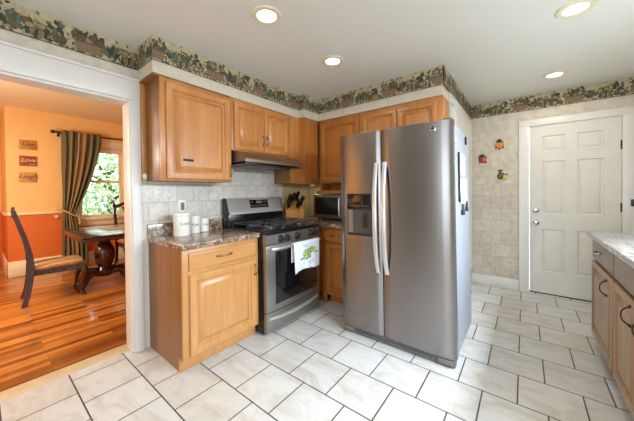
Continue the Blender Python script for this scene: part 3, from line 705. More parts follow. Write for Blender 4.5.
fbk = lambda u, v, n: tuple(Vector((u, 0, 0))+o0+tang*v+nrm*n)
b = MB(); b.loft([[fbk(1.068, .010, d), fbk(1.322, .010, d), fbk(1.322, .100, d), fbk(1.068, .100, d)] for d in (.0, .004)]); part('display', b, 'black_gloss', bgo)
b = MB()
b.loft([[fbk(1.155, .022, d), fbk(1.225, .022, d), fbk(1.225, .05, d), fbk(1.155, .05, d)] for d in (.0042, .005)])
part('clock', b, 'grey_plastic', bgo)
for i in range(5):
    for j in range(2):
        if 1 <= i <= 2 and j == 0: continue
        b = MB(); u = 1.085+i*.045; v = .028+j*.042
        b.loft([[fbk(u, v, d), fbk(u+.024, v, d), fbk(u+.024, v+.012, d), fbk(u, v+.012, d)] for d in (.0042, .005)]); part('button', b, 'grey_plastic', bgo)
# burners and grates
for (x, y, r) in ((.96, -.53, .05), (.96, -.26, .04), (1.36, -.53, .055), (1.36, -.26, .04), (1.16, -.40, .045)):
    b = MB(); b.lathe([(0, .922), (r*1.3, .922), (r*1.25, .928), (r, .930), (r, .940), (r*.92, .946), (0, .947)], (x, y, 0), 'Z', 20); part('burner', b, 'black_mat', t)
for gx0, gx1 in ((.805, 1.035), (1.042, 1.275), (1.282, 1.512)):
    b = MB(); gy0, gy1 = -.645, -.155; zt = .968; w = .011
    for x in (gx0, gx1-w): b.box((x, gy0, zt-w), (x+w, gy1, zt), .003)
    for y in (gy0, gy1-w, (gy0+gy1)/2-w/2): b.box((gx0+w, y, zt-w), (gx1-w, y+w, zt), .003)
    cx = (gx0+gx1)/2
    for yy in (gy0+.115, gy1-.115):
        for a in range(4):
            an = R(45+90*a); b.tube([(cx+.035*math.cos(an), yy+.035*math.sin(an), zt+.002), (cx+.125*math.cos(an), yy+.125*math.sin(an)*.85, zt-.004)], .0055, 6)
    for x in (gx0+w/2, gx1-w/2):
        for y in (gy0+w/2, gy1-w/2, (gy0+gy1)/2): b.tube([(x, y, .9225), (x, y, zt-w)], .006, 6)
    part('grate', b, 'black_mat', t)
# control panel, knobs
b = MB(); b.prism([(yf-.0005, .80), (-.690, .803), (-.685, .888), (-.672, .895), (yf-.0005, .895)], lambda p, q, s: (s, p, q), RX0, RX1); part('control_panel', b, 'steel_dim', t)
for x in (.950, 1.030, 1.172, 1.375, 1.455):
    b = MB(); b.lathe([(0, 0), (.030, 0), (.030, -.004), (.026, -.008), (.022, -.030), (.018, -.034), (0, -.035)], (x, -.688, .843), 'Y', 18); b.box((x-.005, -.732, .822), (x+.005, -.7235, .864), .002)
    part('knob', b, 'black_plastic', t)
    b = MB(); b.lathe([(.031, 0), (.036, 0), (.036, -.005), (.031, -.005), (.031, 0)], (x, -.688, .843), 'Y', 18); part('knob_ring', b, 'chrome', t)
# oven door
b = MB()
fr = FA(yf-.0008); prof = [(0, 0), (0, .040), (.006, .046), (.085, .046), (.088, .043)]
x0_, x1_, z0_, z1_ = RX0+.002, RX1-.002, .205, .797
b.box((x0_, yf-.046, z0_), (x1_, yf-.0008, z1_), .006, 3); dr = part('oven_door', b, 'steel_dim', t)
b = MB(); b.box((.888, yf-.050, .262), (1.484, yf-.0463, .735), .002); part('oven_window', b, 'black_gloss', dr)
b = MB(); pts = [(RX0+.035, yf-.047, .772), (RX0+.04, yf-.085, .772)]+[(RX0+.06+i*(RX1-RX0-.12)/8, yf-.095, .772) for i in range(9)]+[(RX1-.04, yf-.085, .772), (RX1-.035, yf-.047, .772)]
b.tube(pts, .013, 10); part('handle', b, 'handle_steel', dr)
# storage drawer
b = MB(); b.box((x0_, yf-.044, .030), (x1_, yf-.0008, .198), .005, 3); dw = part('storage_drawer', b, 'steel_dim', t)
b = MB(); rings = []
for i in range(13):
    tt_ = i/12*2-1; x = RX0+.03+(i/12)*(RX1-RX0-.06); dz = .150-.022*(1-tt_*tt_); o_ = .016*(1-abs(tt_)**3)+.002
    rings.append([(x, yf-.044, dz+.016), (x, yf-.044-o_, dz+.013), (x, yf-.044-o_-.003, dz), (x, yf-.044-o_, dz-.010), (x, yf-.044, dz-.014)])
b.loft(rings); part('handle', b, 'handle_steel', dw)

# towel over the oven handle
def towel():
    t = thing('dish_towel', 'white dish towel with green herb print hanging on the oven handle', 'towel', (1.24, -.75, .52), 0)
    yh, zh = yf-.095, .772; r = .0165
    path = []
    for i in range(10): path.append((yh+r+.001, .60+i*(zh-.60)/9))
    for i in range(1, 8): a = math.pi*i/8; path.append((yh+r*math.cos(a), zh+r*math.sin(a)))
    for i in range(15): path.append((yh-r-.0005, zh-i*(zh-.520)/14))
    xa, xb = 1.062, 1.452; nx = 26; g = []
    for k, (y, z) in enumerate(path):
        row = []; f = max(0, (zh-z)/.25)*(1 if k > 12 else .12)
        for i in range(nx+1):
            u = i/nx; x = xa+(xb-xa)*u+.010*f*(.5-u)
            w = (.010*math.sin(u*9+.6)+.006*math.sin(u*17+2))*min(1, f)
            zz = z-(.022*(1-u)-.014*math.sin(u*5))*min(1, f)*(k > 16)
            row.append((x, y-abs(w) if k > 12 else y, zz))
        g.append(row)
    b = MB(); vs = [[b.bm.verts.new(p) for p in row] for row in g]
    for a, c in zip(vs, vs[1:]):
        for i in range(nx): b._f([a[i], a[i+1], c[i+1], c[i]])
    o = part('cloth', b, 'towel', t, recalc=True)
    sm = o.modifiers.new('thickness', 'SOLIDIFY'); sm.thickness = .0022; sm.offset = 0
    rnd = random.Random(4); b = MB(); lay = 0
    def surf(x, z):
        u = (x-xa)/(xb-xa); f = min(1, max(0, (zh-z)/.25)); w = (.010*math.sin(u*9+.6)+.006*math.sin(u*17+2))*f
        return (x, yh-r-.0005-abs(w)-.0026-lay*.00002, z)
    for i in range(44):
        cx, cz = rnd.gauss(1.255, .036), rnd.gauss(.655, .030); a = rnd.gauss(.5, .5); l = rnd.uniform(.02, .045); w_ = l*.28; lay += 1
        cx += (cz-.65)*.5
        b.m('leaf_print' if rnd.random() > .3 else 'leaf_print_dark')
        b.poly([surf(cx+math.cos(a)*p-math.sin(a)*q, cz+math.sin(a)*p+math.cos(a)*q) for p, q in ((-l, 0), (-.3*l, w_), (.4*l, w_), (l, 0), (.4*l, -w_), (-.3*l, -w_))])
    b.m('ink')
    for row, zz in ((0, .738), (1, .725), (2, .575), (3, .562)):
        for i in range(6):
            if rnd.random() < .35: continue
            x = 1.195+i*.026; s_ = .007; lay += 1
            b.poly([surf(x, zz), surf(x+s_, zz+.004), surf(x+s_*1.2, zz+.012), surf(x+.002, zz+.014)])
    part('print', b, None, t, recalc=False, label='green herb bunch and small dark lettering')
towel()

# ------------------------------------------------------------------ refrigerator
LEAN[0] = .0125
FX = 1.292; FY0, FY1, FYM = -1.138, -2.072, -1.533
t = thing('refrigerator', 'stainless side-by-side refrigerator with pale grey sides', 'refrigerator', (1.65, -1.605, 0), 0)
b = MB(); b.box((FX+.078, FY1+.006, .062), (2.01, FY0-.006, 1.752), .006); part('body', b, 'fridge_side', t, label='pale grey painted side')
def fdoor(ya, yb):
    b = MB(); rings = []; n = 14
    for i in range(n+1):
        u = i/n; y = ya+(yb-ya)*u; e = min(u, 1-u)*abs(yb-ya); bow = .010*(1-(2*u-1)**2)+(-.010*(1-min(1, e/.012))**2)
        xf2 = FX-bow+.006
        rings.append([(xf2+.004, y, .064), (xf2, y, .070), (xf2, y, 1.7690), (xf2+.0008, y, 1.770), (FX+.068, y, 1.770), (FX+.068, y, .064)])
    b.loft(rings); return b
fz = part('freezer_door', fdoor(FY0, FYM+.003), 'steel', t, smooth=25)
rf = part('fridge_door', fdoor(FYM-.003, FY1), 'steel', t, smooth=25)
b = MB(); b.box((FX+.0685, FY1+.010, .075), (FX+.0775, FY0-.010, 1.745)); part('gasket', b, 'black_plastic', t)
for y, dd, par in ((FYM+.036, .0, fz), (FYM-.040, .0, rf)):
    b = MB(); n = 16; rings = []
    for i in range(n+1):
        s_ = i/n; z = .590+.915*s_; e = abs(2*s_-1); xo = FX-.012-.048*(1-e**3.2)-.006*(1-e*e)
        w = .0165+.003*(1-e)
        rings.append([(xo+.020, y+w, z), (xo+.006, y+w, z), (xo, y+w*.55, z), (xo, y-w*.55, z), (xo+.006, y-w, z), (xo+.020, y-w, z)])
    b.loft(rings); b.box((FX-.012, y-.012, .60), (FX-.002, y+.012, .64), .003); b.box((FX-.012, y-.012, 1.455), (FX-.002, y+.012, 1.495), .003)
    part('handle', b, 'handle_steel', par)
# ice and water dispenser
b = MB(); xo = FX-.009; ya, yb, za, zb = -1.212, -1.452, .885, 1.248
b.box((xo, ya, 1.108), (xo+.012, yb, zb), .003); b.box((xo, ya, za), (xo+.012, ya-.010, 1.1078), .002); b.box((xo, yb+.010, za), (xo+.012, yb, 1.1078), .002); b.box((xo, ya-.0102, za), (xo+.012, yb+.0102, za+.022), .002)
ds = part('dispenser', b, 'black_plastic', fz, label='black dispenser frame')
b = MB(); b.box((xo-.003, ya-.008, 1.116), (xo-.0003, yb+.008, zb-.008), .001); part('display', b, 'black_gloss', ds)
for i in range(7):
    b = MB(); y = ya-.03-i*.028; b.box((xo-.0045, y, 1.140), (xo-.0032, y-.014, 1.147)); part('button', b, 'grey_plastic', ds)
b = MB()
yc = (ya+yb)/2
b.m('dark_recess').box((xo+.002, ya-.0104, za+.0225), (xo+.0055, yb+.0104, 1.1076))
part('recess', b, None, ds)
b = MB(); b.prism([(ya-.0106, xo-.0005), (ya-.0106, xo+.0015), (ya-.055, xo+.0015)], lambda p, q, s: (q, p, s), za+.023, 1.107); part('recess_wall', b, 'grey_plastic', ds)
b = MB(); b.box((xo-.006, yb+.085, .955), (xo+.0016, yb+.035, 1.085), .003); part('paddle', b, 'black_plastic', ds)
# badge, grille, hinge covers
b = MB(); b.box((FX-.0075, -1.925, 1.700), (FX-.001, -1.968, 1.743), .003); bd = part('badge', b, 'chrome', rf)
b = MB(); fr = lambda u, v, n: (FX-.0078-n, u, v)
b.loft([[fr(-1.931, 1.712, d), fr(-1.962, 1.706, d), fr(-1.962, 1.716, d), fr(-1.945, 1.722, d), fr(-1.931, 1.720, d)] for d in (0, .001)])
b.loft([[fr(-1.935, 1.726, d), fr(-1.958, 1.722, d), fr(-1.962, 1.730, d), fr(-1.938, 1.735, d)] for d in (0, .001)])
part('emblem', b, 'ink', bd)
b = MB(); b.box((FX+.018, FY1+.01, .008), (FX+.074, FY0-.01, .0615), .004)
for i in range(3): b.box((FX+.012, FY1+.13, .018+i*.012), (FX+.0175, FY0-.13, .024+i*.012), .001)
part('grille', b, 'grille', t)
b = MB(); b.box((FX+.014, FY1+.16, .030), (FX+.0179, FY0-.16, .045)); part('grille_slot', b, 'black_plastic', t)
for y in (FY1+.075, FY0-.065):
    b = MB(); b.box((FX+.004, y-.05, .020), (FX+.0175, y+.05, .058), .004); b.lathe([(0, .001), (.016, .001), (.016, .012), (0, .012)], (FX+.03, y, 0), 'Z', 10); part('leg_cover', b, 'grey_plastic', t)
for y in (FY1+.035, FY0-.035):
    b = MB(); b.box((FX+.020, y-.028, 1.7705), (FX+.12, y+.028, 1.785), .004); part('hinge_cover', b, 'grille', t)

# things held on the side of the refrigerator
yS = FY1+.006
def sheet(name, mat, label, cat, x0, x1, z0, z1, th=.0012, bend=0, grp=None):
    b = MB(); n = 8; rings = []
    for i in range(n+1):
        s_ = i/n; z = z0+(z1-z0)*s_; o_ = .0012+bend*(1-s_)**2
        rings.append([(x0, yS-o_, z), (x1, yS-o_, z), (x1, yS-o_-th, z), (x0, yS-o_-th, z)])
    b.loft(rings); return solo(name, b, mat, label, cat, ((x0+x1)/2, yS-.001, z0), grp)
sheet('paper_note', 'note', 'upper printed note on the refrigerator side', 'paper', 1.572, 1.80, 1.385, 1.56, grp='papers on the refrigerator side')
sheet('paper_note', 'paper', 'lower plain white sheet on the refrigerator side', 'paper', 1.575, 1.85, 1.165, 1.365, .0012, .006, grp='papers on the refrigerator side')
b = MB(); b.box((1.494, yS-.011, 1.18), (1.535, yS-.0005, 1.56), .004); solo('magnetic_strip', b, 'black_plastic', 'long black magnetic strip left of the papers on the refrigerator side', 'magnet', (1.515, yS, 1.18))
for x, z0, lab in ((1.60, 1.075, 'left black pen clip hanging below the white sheet'), (1.775, 1.095, 'right black pen clip hanging below the white sheet')):
    b = MB(); b.tube([(x, yS-.013, z0), (x, yS-.013, z0+.02), (x+.006, yS-.013, z0+.045), (x+.004, yS-.012, z0+.085)], [.012, .014, .008, .006], 8)
    solo('pen_clip', b, 'black_plastic', lab, 'clip', (x, yS, z0), 'pen clips on the refrigerator side')
b = MB(); b.box((1.81, yS-.012, 1.655), (1.848, yS-.0005, 1.725), .005); solo('magnet_clip', b, 'black_plastic', 'small black magnet clip high on the refrigerator side', 'magnet', (1.83, yS, 1.655))
b = MB(); b.lathe([(0, -.0005), (.018, -.0005), (.018, -.006), (.012, -.010), (0, -.011)], (1.402, yS, 1.64), 'Y', 14); solo('round_magnet', b, 'ceramic', 'small round white magnet near the refrigerator door', 'magnet', (1.402, yS, 1.622))

LEAN[0] = 0
# ------------------------------------------------------------------ microwave
mx = 1.965; mya, myb = -.262, -.745; mz0, mz1 = .932, 1.232
t = thing('microwave', 'black and stainless microwave oven on the corner counter', 'microwave', (2.07, -.50, .915), 0)
b = MB(); b.box((mx+.024, myb, mz0), (XB-.012, mya, mz1), .004); part('body', b, 'black_plastic', t)
b = MB(); b.box((mx, myb+.001, mz0+.002), (mx+.0235, mya-.001, mz1-.002), .006, 3); d = part('door', b, 'dark_steel', t)
b = MB(); b.box((mx-.003, -.655, mz0+.048), (mx-.0003, mya-.034, mz1-.036), .002); part('window', b, 'smoked', d)
b = MB(); b.tube([(mx-.002, -.680, mz0+.04), (mx-.030, -.682, mz0+.055), (mx-.038, -.683, (mz0+mz1)/2), (mx-.030, -.682, mz1-.055), (mx-.002, -.680, mz1-.04)], .009, 8); part('handle', b, 'handle_steel', d)
for x in (mx+.05, XB-.05):
    for y in (mya-.05, myb+.05):
        b = MB(); b.lathe([(0, .915), (.014, .915), (.012, mz0-.0003), (0, mz0-.0003)], (x, y, 0), 'Z', 10); part('foot', b, 'black_plastic', t)

# ------------------------------------------------------------------ knife block with knives
KC = (1.772, -.105); KR = R(-38)
km = Matrix.Translation((KC[0], KC[1], .915)) @ Matrix.Rotation(KR, 4, 'Z')
t = thing('knife_block', 'light wooden knife block in the corner behind the range', 'knife block', (KC[0], KC[1], .915), KR)
# local: +x along the width seen by the camera, -y toward the camera
b = MB(); prof = [(-.075, 0), (.085, 0), (.085, .16), (.045, .225), (-.085, .13)]
b.prism(prof, lambda p, q, s: (s, p, q), -.125, .035); part('block', b, 'knife_wood', t, local=True)
b = MB(); b.prism([(-.095, 0), (.06, 0), (.06, .12), (.02, .165), (-.10, .095)], lambda p, q, s: (s, p, q), .0355, .105); part('lower_tier', b, 'knife_wood', t, local=True, label='lower stepped side of the block')
dirv = Vector((.24, -.50, .80)).normalized()    # out of the slanted top
spots = [(-.092, .000, .194, .135, .027, 'leftmost long black knife handle in the upper row of the block'), (-.040, .018, .207, .140, .025, 'second black knife handle from the left in the upper row'),
         (.012, .036, .220, .145, .025, 'tallest black knife handle in the block'), (.066, .012, .164, .150, .027, 'rightmost black knife handle in the upper row'),
         (-.098, -.066, .146, .105, .025, 'short black knife handle at the lower left of the block'), (.016, -.066, .147, .115, .030, 'widest black knife handle at the lower right of the block')]
for i, (x, y, z, L, r, lab) in enumerate(spots):
    b = MB(); p = Vector((x, y, z)); q = dirv.cross(Vector((1, 0, 0))).normalized(); up_ = q
    pts = [p+dirv*.004, p+dirv*.012, p+dirv*L*.3, p+dirv*L*.65, p+dirv*L*.92, p+dirv*L]
    b.m('chrome').tube(pts[:2], r*.85, 8, flat=.6, up=q); b.m('black_plastic').tube(pts[1:], [r*.9, r, r*.9, r*1.15, r*.8], 8, flat=.92, up=q)
    p = p+dirv*.018; wp = km @ p
    b.xf(Matrix.Translation(dirv*.018-p))
    solo('knife', b, None, lab, 'knife', tuple(wp), 'knives in the knife block', rotz=KR, local=True)

# ------------------------------------------------------------------ canisters
def text_mesh(body, size, mat_fn, ext=.0004, shear=0.0):
    cu = bpy.data.curves.new('txt', 'FONT'); cu.body = body; cu.size = size; cu.align_x = 'CENTER'; cu.align_y = 'CENTER'; cu.extrude = ext; cu.shear = shear; cu.resolution_u = 3
    o = bpy.data.objects.new('txt', cu); COL.objects.link(o)
    bpy.context.view_layer.update()
    me = bpy.data.meshes.new_from_object(o.evaluated_get(bpy.context.evaluated_depsgraph_get()))
    bpy.data.objects.remove(o); b = MB(); b.bm.from_mesh(me); bpy.data.meshes.remove(me); bpy.data.curves.remove(cu)
    for v in b.bm.verts: v.co = mat_fn(v.co.x, v.co.y, v.co.z)
    return b
cd_ = math.atan2(CP[1]+.15, CP[0]-.4)
for (cx, cy, r, h, txt, lab, ax) in ((.300, -.190, .064, .188, 'FLOUR', 'tallest white canister with dark lettering, left of the three', .50), (.430, -.140, .047, .148, 'Sugar', 'middle-sized white canister with dark lettering, between the two others', .25), (.538, -.105, .044, .118, 'TEA', 'smallest white canister with dark lettering, nearest the range', .45)):
    t = thing('canister', lab, 'canister', (cx, cy, .915), 0, 'white canisters on the counter')
    b = MB(); b.lathe([(0, 0), (r*.97, 0), (r, .004), (r, h*.86), (r*.985, h*.865), (0, h*.865)], (cx, cy, .915), 'Z', 32); part('jar', b, 'ceramic', t)
    b = MB(); b.lathe([(0, h*.867), (r*1.0, h*.867), (r*1.02, h*.88), (r*1.02, h*.95), (r*.97, h), (0, h)], (cx, cy, .915), 'Z', 32); part('lid', b, 'ceramic', t)
    a0 = cd_+ax
    b = text_mesh(txt, .028 if txt != 'Sugar' else .030, lambda x, y, z: (cx+(r+.0006+z)*math.cos(a0+x/r), cy+(r+.0006+z)*math.sin(a0+x/r), .915+h*.52+y), shear=.3 if txt == 'Sugar' else 0)
    part('lettering', b, 'ink', t)
# warm puck light below the corner cabinet, unseen fixture added for the corner's glow
t = thing('added_puck', 'small warm puck light added under the corner wall cabinet for its glow', 'light', (2.0, -.22, 1.347), 0)
b = MB(); b.lathe([(0, 1.355), (.030, 1.355), (.034, 1.3675), (0, 1.3675)], (2.0, -.22, 0), 'Z', 20); part('housing', b, 'light_trim', t)
b = MB(); b.lathe([(0, 1.351), (.024, 1.351), (.026, 1.3548), (0, 1.3548)], (2.0, -.22, 0), 'Z', 20); part('lens', b, 'puck_lens', t)
pl = bpy.data.lights.new('added_puck_lamp', 'AREA'); pl.shape = 'DISK'; pl.size = .05; pl.energy = .5; pl.color = (1, .84, .60)
po = bpy.data.objects.new('added_puck_lamp', pl); COL.objects.link(po); po.parent = t; po.location = (0, 0, -.002)
# outlets on the tile
def outlet(x, z, lab, sw=False):
    t = thing('wall_outlet', lab, 'outlet', (x, -.007, z-.057), 0, 'wall plates on the grey tile')
    b = MB(); b.box((x-.035, -.012, z-.057), (x+.035, -.0065, z+.057), .003); part('plate', b, 'plate', t)
    if sw:
        b = MB(); b.box((x-.016, -.0155, z-.034), (x+.016, -.0123, z+.034), .002); part('receptacle', b, 'grille', t)
    else:
        for dz in (-.020, .020):
            b = MB(); b.lathe([(0, 0), (.016, 0), (.015, -.003), (0, -.003)], (x, -.0123, z+dz), 'Y', 16); p = part('receptacle', b, 'plate', t)
            b = MB()
            for dx in (-.006, .006): b.box((x+dx-.0012, -.0162, z+dz-.006), (x+dx+.0012, -.0154, z+dz+.004))
            part('slots', b, 'ink', p)
outlet(.192, 1.279, 'white duplex outlet higher on the tile, under the large wall cabinet')
outlet(.391, 1.150, 'ivory outlet with dark insert on the tile above the canisters', True)
b = MB(); b.lathe([(0, -.0005), (.012, -.0005), (.017, -.006), (.017, -.012), (.010, -.018), (0, -.019)], (.086, -.0305, 1.405), 'Y', 16, sc=(1, 1.5))
solo('cabinet_hook', b, 'plate', 'small cream oval hook on the wood strip beside the doorway casing', 'hook', (.086, -.0305, 1.38))

# ------------------------------------------------------------------ fruit plaques on the far wall
xw = XC-.0006
def plaque(y, z, kind, lab):
    K_ = .80
    t = thing('fruit_plaque', lab, 'wall plaque', (xw, y, z-.075*K_), 0, 'fruit plaques on the far wall')
    f = lambda u, v, n: (xw-n, y-u*K_, z+v*K_)
    b = MB(); b.loft([[f(-.078+i, -.078+i, d), f(.078-i, -.078+i, d), f(.078-i, .078-i, d), f(-.078+i, .078-i, d)] for i, d in ((0, 0), (0, .006), (.003, .009))]); part('tile', b, 's_tile', t)
    def blob(u, v, r, m, nm, sx=1, sy=1, d=.010):
        b = MB(); b.sphere((0, 0, 0), r*K_, (.45, sx, sy), 12, 8); b.xf(Matrix.Translation(f(u, v, d))); part(nm, b, m, t)
    def leaf(u, v, l, a):
        b = MB(); ca, sa = math.cos(a), math.sin(a)
        b.loft([[f(u+ca*p-sa*q, v+sa*p+ca*q, d) for p, q in ((0, 0), (.3*l, .2*l), (.7*l, .17*l), (l, 0), (.7*l, -.17*l), (.3*l, -.2*l))] for d in (.0095, .018)]); part('leaf', b, 's_leaf', t)
    if kind == 'orange':
        for u, v, r in ((-.035, 0, .036), (.03, .005, .038), (0, -.03, .036), (-.045, -.045, .02), (.045, -.045, .02), (0, -.065, .02)): blob(u, v, r, 's_orange' if r > .03 else 's_red', 'fruit')
        for a in (.3, 1.2, 1.6, 2.2, 2.9): leaf(0, .038, .062, a)
    elif kind == 'red':
        for u, v, r, m in ((-.02, -.01, .042, 's_red'), (.03, -.02, .03, 's_pink'), (-.03, -.045, .026, 's_red'), (.045, -.055, .02, 's_red'), (.01, -.05, .022, 's_red'), (.05, .015, .016, 's_red')): blob(u, v, r, m, 'fruit')
        for a in (.2, .9, 1.6, 2.3, 3.0): leaf(-.005, .03, .062, a)
    else:
        blob(-.02, -.022, .046, 's_olive', 'fruit', 1, 1.15); blob(-.02, .03, .028, 's_olive', 'fruit', 1, 1.2); blob(.045, -.040, .036, 's_yellow', 'fruit')
        for u, v, a in ((-.02, .06, 2.7), (-.02, .06, .4), (.045, .0, .3), (.045, .0, 2.4), (-.02, .055, 1.5)): leaf(u, v, .05, a)
plaque(-2.189, 1.862, 'orange', 'cream wall plaque with orange fruit, topmost of the three')
plaque(-1.998, 1.690, 'red', 'cream wall plaque with red fruit nearest the refrigerator')
plaque(-2.212, 1.465, 'pear', 'cream wall plaque with olive pear and yellow apple, lowest of the three')
# dark wall device right of the door
t = thing('wall_switch', 'black wall device with white face right of the white door', 'switch', (XC, -3.372, 1.08), 0)
b = MB(); b.box((XC-.030, -3.322, 1.085), (XC-.0225, -3.42, 1.158), .003); part('plate', b, 'black_plastic', t)
b = MB(); b.box((XC-.038, -3.345, 1.10), (XC-.0303, -3.405, 1.140), .004); part('face', b, 'ceramic', t)

# ------------------------------------------------------------------ recessed ceiling lights
t = thing('recessed_light', 'lit recessed ceiling light at upper left, nearest the doorway', 'ceiling light', (.445, -1.105, H), 0, 'recessed ceiling lights')
b = MB(); b.lathe([(.062, -.004), (.066, -.010), (.092, -.010), (.100, -.003), (.100, -.0006), (.062, -.0006), (.062, -.004)], (0, 0, 0), 'Z', 32); part('trim_ring', b, 'light_trim', t, local=True)
b = MB(); b.lathe([(0, -.006), (.050, -.006), (.0615, -.004), (.0615, -.0006), (0, -.0006)], (0, 0, 0), 'Z', 32); part('lens', b, 'lens', t, local=True)
lt = bpy.data.lights.new('recessed_lamp', 'AREA'); lt.shape = 'DISK'; lt.size = .12; lt.energy = 1.6; lt.color = (1, .90, .76)
lo = bpy.data.objects.new('recessed_lamp', lt); COL.objects.link(lo); lo.parent = t; lo.location = (0, 0, -.016)
for p, lab in (((1.222, -1.098, H), 'lit recessed ceiling light above the refrigerator front, second along the range wall'), ((1.643, -2.706, H), 'lit recessed ceiling light at the top right edge of the photo'), ((2.878, -2.687, H), 'lit recessed ceiling light above the white door')):
    r_ = dup(t, p, 0, lab)
    for c_ in r_.children:
        if c_.type == 'LIGHT' and p[1] < -2: c_.data = c_.data.copy(); c_.data.energy = 5.5

# ------------------------------------------------------------------ dining room furniture
def make_chair(name, label):
    """local: seat faces +X, origin on the floor at the middle"""
    t = thing(name, label, 'chair', (0, 0, 0), 0, 'dark dining chairs')
    # rear legs run up into the back posts (s-curve)
    for s_, nm in ((-1, 'back_post'), (1, 'back_post')):
        b = MB(); y = s_*.205
        pts = [(-.275, y, 0), (-.245, y, .13), (-.225, y, .28), (-.215, y, .43), (-.225, y, .58), (-.255, y, .75), (-.300, y, .92), (-.335, y*.98, 1.05), (-.345, y*.98, 1.095)]
        rings = []
        for i, (x, yy, z) in enumerate(pts):
            w = (.020, .019, .021, .024, .022, .019, .017, .018, .013)[i]*1.2; dd = .019
            rings.append([(x-w, yy-dd, z), (x+w, yy-dd, z), (x+w, yy+dd, z), (x-w, yy+dd, z)])
        b.loft(rings); part(nm, b, 'mahogany', t, local=True, smooth=50)
    b = MB(); rings = []
    for i in range(13):
        u = i/12*2-1; y = u*.225; z = 1.05+.045*math.cos(u*3.0)*(1 if abs(u) < .8 else .6)+.03*abs(u)**4; x = -.340+.0*u
        rings.append([(x-.014, y, z-.03), (x+.014, y, z-.03), (x+.012, y, z+.035), (x-.016, y, z+.035)])
    b.loft(rings); part('crest_rail', b, 'mahogany', t, local=True)
    b = MB(); rings = []
    for z, w, x in ((.47, .075, -.222), (.55, .05, -.228), (.66, .085, -.243), (.78, .06, -.267), (.90, .05, -.300), (1.03, .085, -.335)):
        rings.append([(x-.007, -w, z), (x+.007, -w, z), (x+.007, w, z), (x-.007, w, z)])
    b.loft(rings); part('back_splat', b, 'mahogany', t, local=True)
    for s_ in (-1, 1):      # cabriole front legs
        b = MB(); b.tube([(.225, s_*.195, .36), (.245, s_*.21, .31), (.240, s_*.207, .24), (.215, s_*.195, .14), (.205, s_*.19, .07), (.225, s_*.20, .03), (.238, s_*.205, .0125)], [.034, .040, .030, .021, .017, .024, .026], 10)
        b.lathe([(0, 0), (.026, 0), (.03, .012), (0, .02)], (.236, s_*.204, 0), 'Z', 10); part('leg', b, 'mahogany', t, local=True)
    b = MB()
    b.prism([(-.235, -.205), (.245, -.235), (.245, .235), (-.235, .205)], lambda p, q, s: (p, q, s), .335, .395)
    for s_ in (-1, 1): b.prism([(.14, .3345), (.25, .3345), (.25, .305), (.20, .315), (.17, .325)], lambda p, q, s, s_=s_: (p, s_*s, q), .212, .234)
    part('seat_frame', b, 'mahogany', t, local=True)
    b = MB(); rings = []
    for z, i in ((.396, 0), (.412, -.012), (.432, -.008), (.448, .02), (.454, .09)):
        rings.append([(-.205+i, -.19+i*.9, z), (-.10, -.205+i*.9, z), (.12, -.225+i*.9, z), (.235-i, -.215+i, z), (.250-i, 0, z), (.235-i, .215-i, z), (.12, .225-i*.9, z), (-.10, .205-i*.9, z), (-.205+i, .19-i*.9, z)])
    b.loft(rings); part('seat_cushion', b, 'seat_fabric', t, local=True, smooth=60, label='tan striped upholstered seat')
    b = MB(); b.tube([(-.235, -.205, .16), (.215, -.197, .16)], .012, 8) if False else None
    return t
ch = make_chair('dining_chair', 'dark carved dining chair with tan striped seat, seen side-on in front of the window')
ch.location = (-.155, 2.17, 0.0); ch.rotation_euler = (0, 0, R(-3))
dup(ch, (1.0, 3.12, 0), R(-88), 'dark carved dining chair half hidden at the far side of the table')
# table
t = thing('dining_table', 'dark polished pedestal dining table by the window', 'table', (.46, 2.45, 0), 0)
TX0, TX1, TY0, TY1 = -.015, 1.95, 1.60, 2.85
b = MB(); b.box((TX0, TY0, .735), (TX1, TY1, .762), .006, 3); b.box((TX0+.012, TY0+.012, .690), (TX1-.012, TY1-.012, .7345), .012, 3); part('tabletop', b, 'mahogany', t)
for px_ in (.335, 1.60):
    y = 2.17
    b = MB(); b.lathe([(0, .14), (.085, .14), (.115, .18), (.12, .23), (.085, .27), (.10, .30), (.125, .37), (.135, .45), (.12, .52), (.085, .58), (.07, .60), (.11, .63), (.12, .66), (.14, .689), (0, .689)], (px_, y, 0), 'Z', 20, sc=(.90, .90)); p = part('pedestal', b, 'mahogany', t)
    for dx, dy in ((-1, -.35), (1, -.35), (-1, .35), (1, .35)) if True else ():
        b = MB(); l = Vector((dx, dy, 0)).normalized()
        pts = [Vector((px_, y, .20))+l*.08, Vector((px_, y, .21))+l*.17, Vector((px_, y, .15))+l*.23, Vector((px_, y, .075))+l*.26, Vector((px_, y, .04))+l*.29, Vector((px_, y, .037))+l*.32]
        b.tube(pts, [.06, .052, .042, .034, .034, .036], 10); part('foot', b, 'mahogany', p)
b = MB(); b.box((.45, 2.145, .19), (1.46, 2.195, .26), .01); part('stretcher', b, 'mahogany', t)
b = MB(); b.box((.34, 2.05, .7625), (.85, 2.45, .768), .002); solo('placemat', b, 'mat', 'cream placemat lying on the dark dining table', 'placemat', (.6, 2.25, .7625))
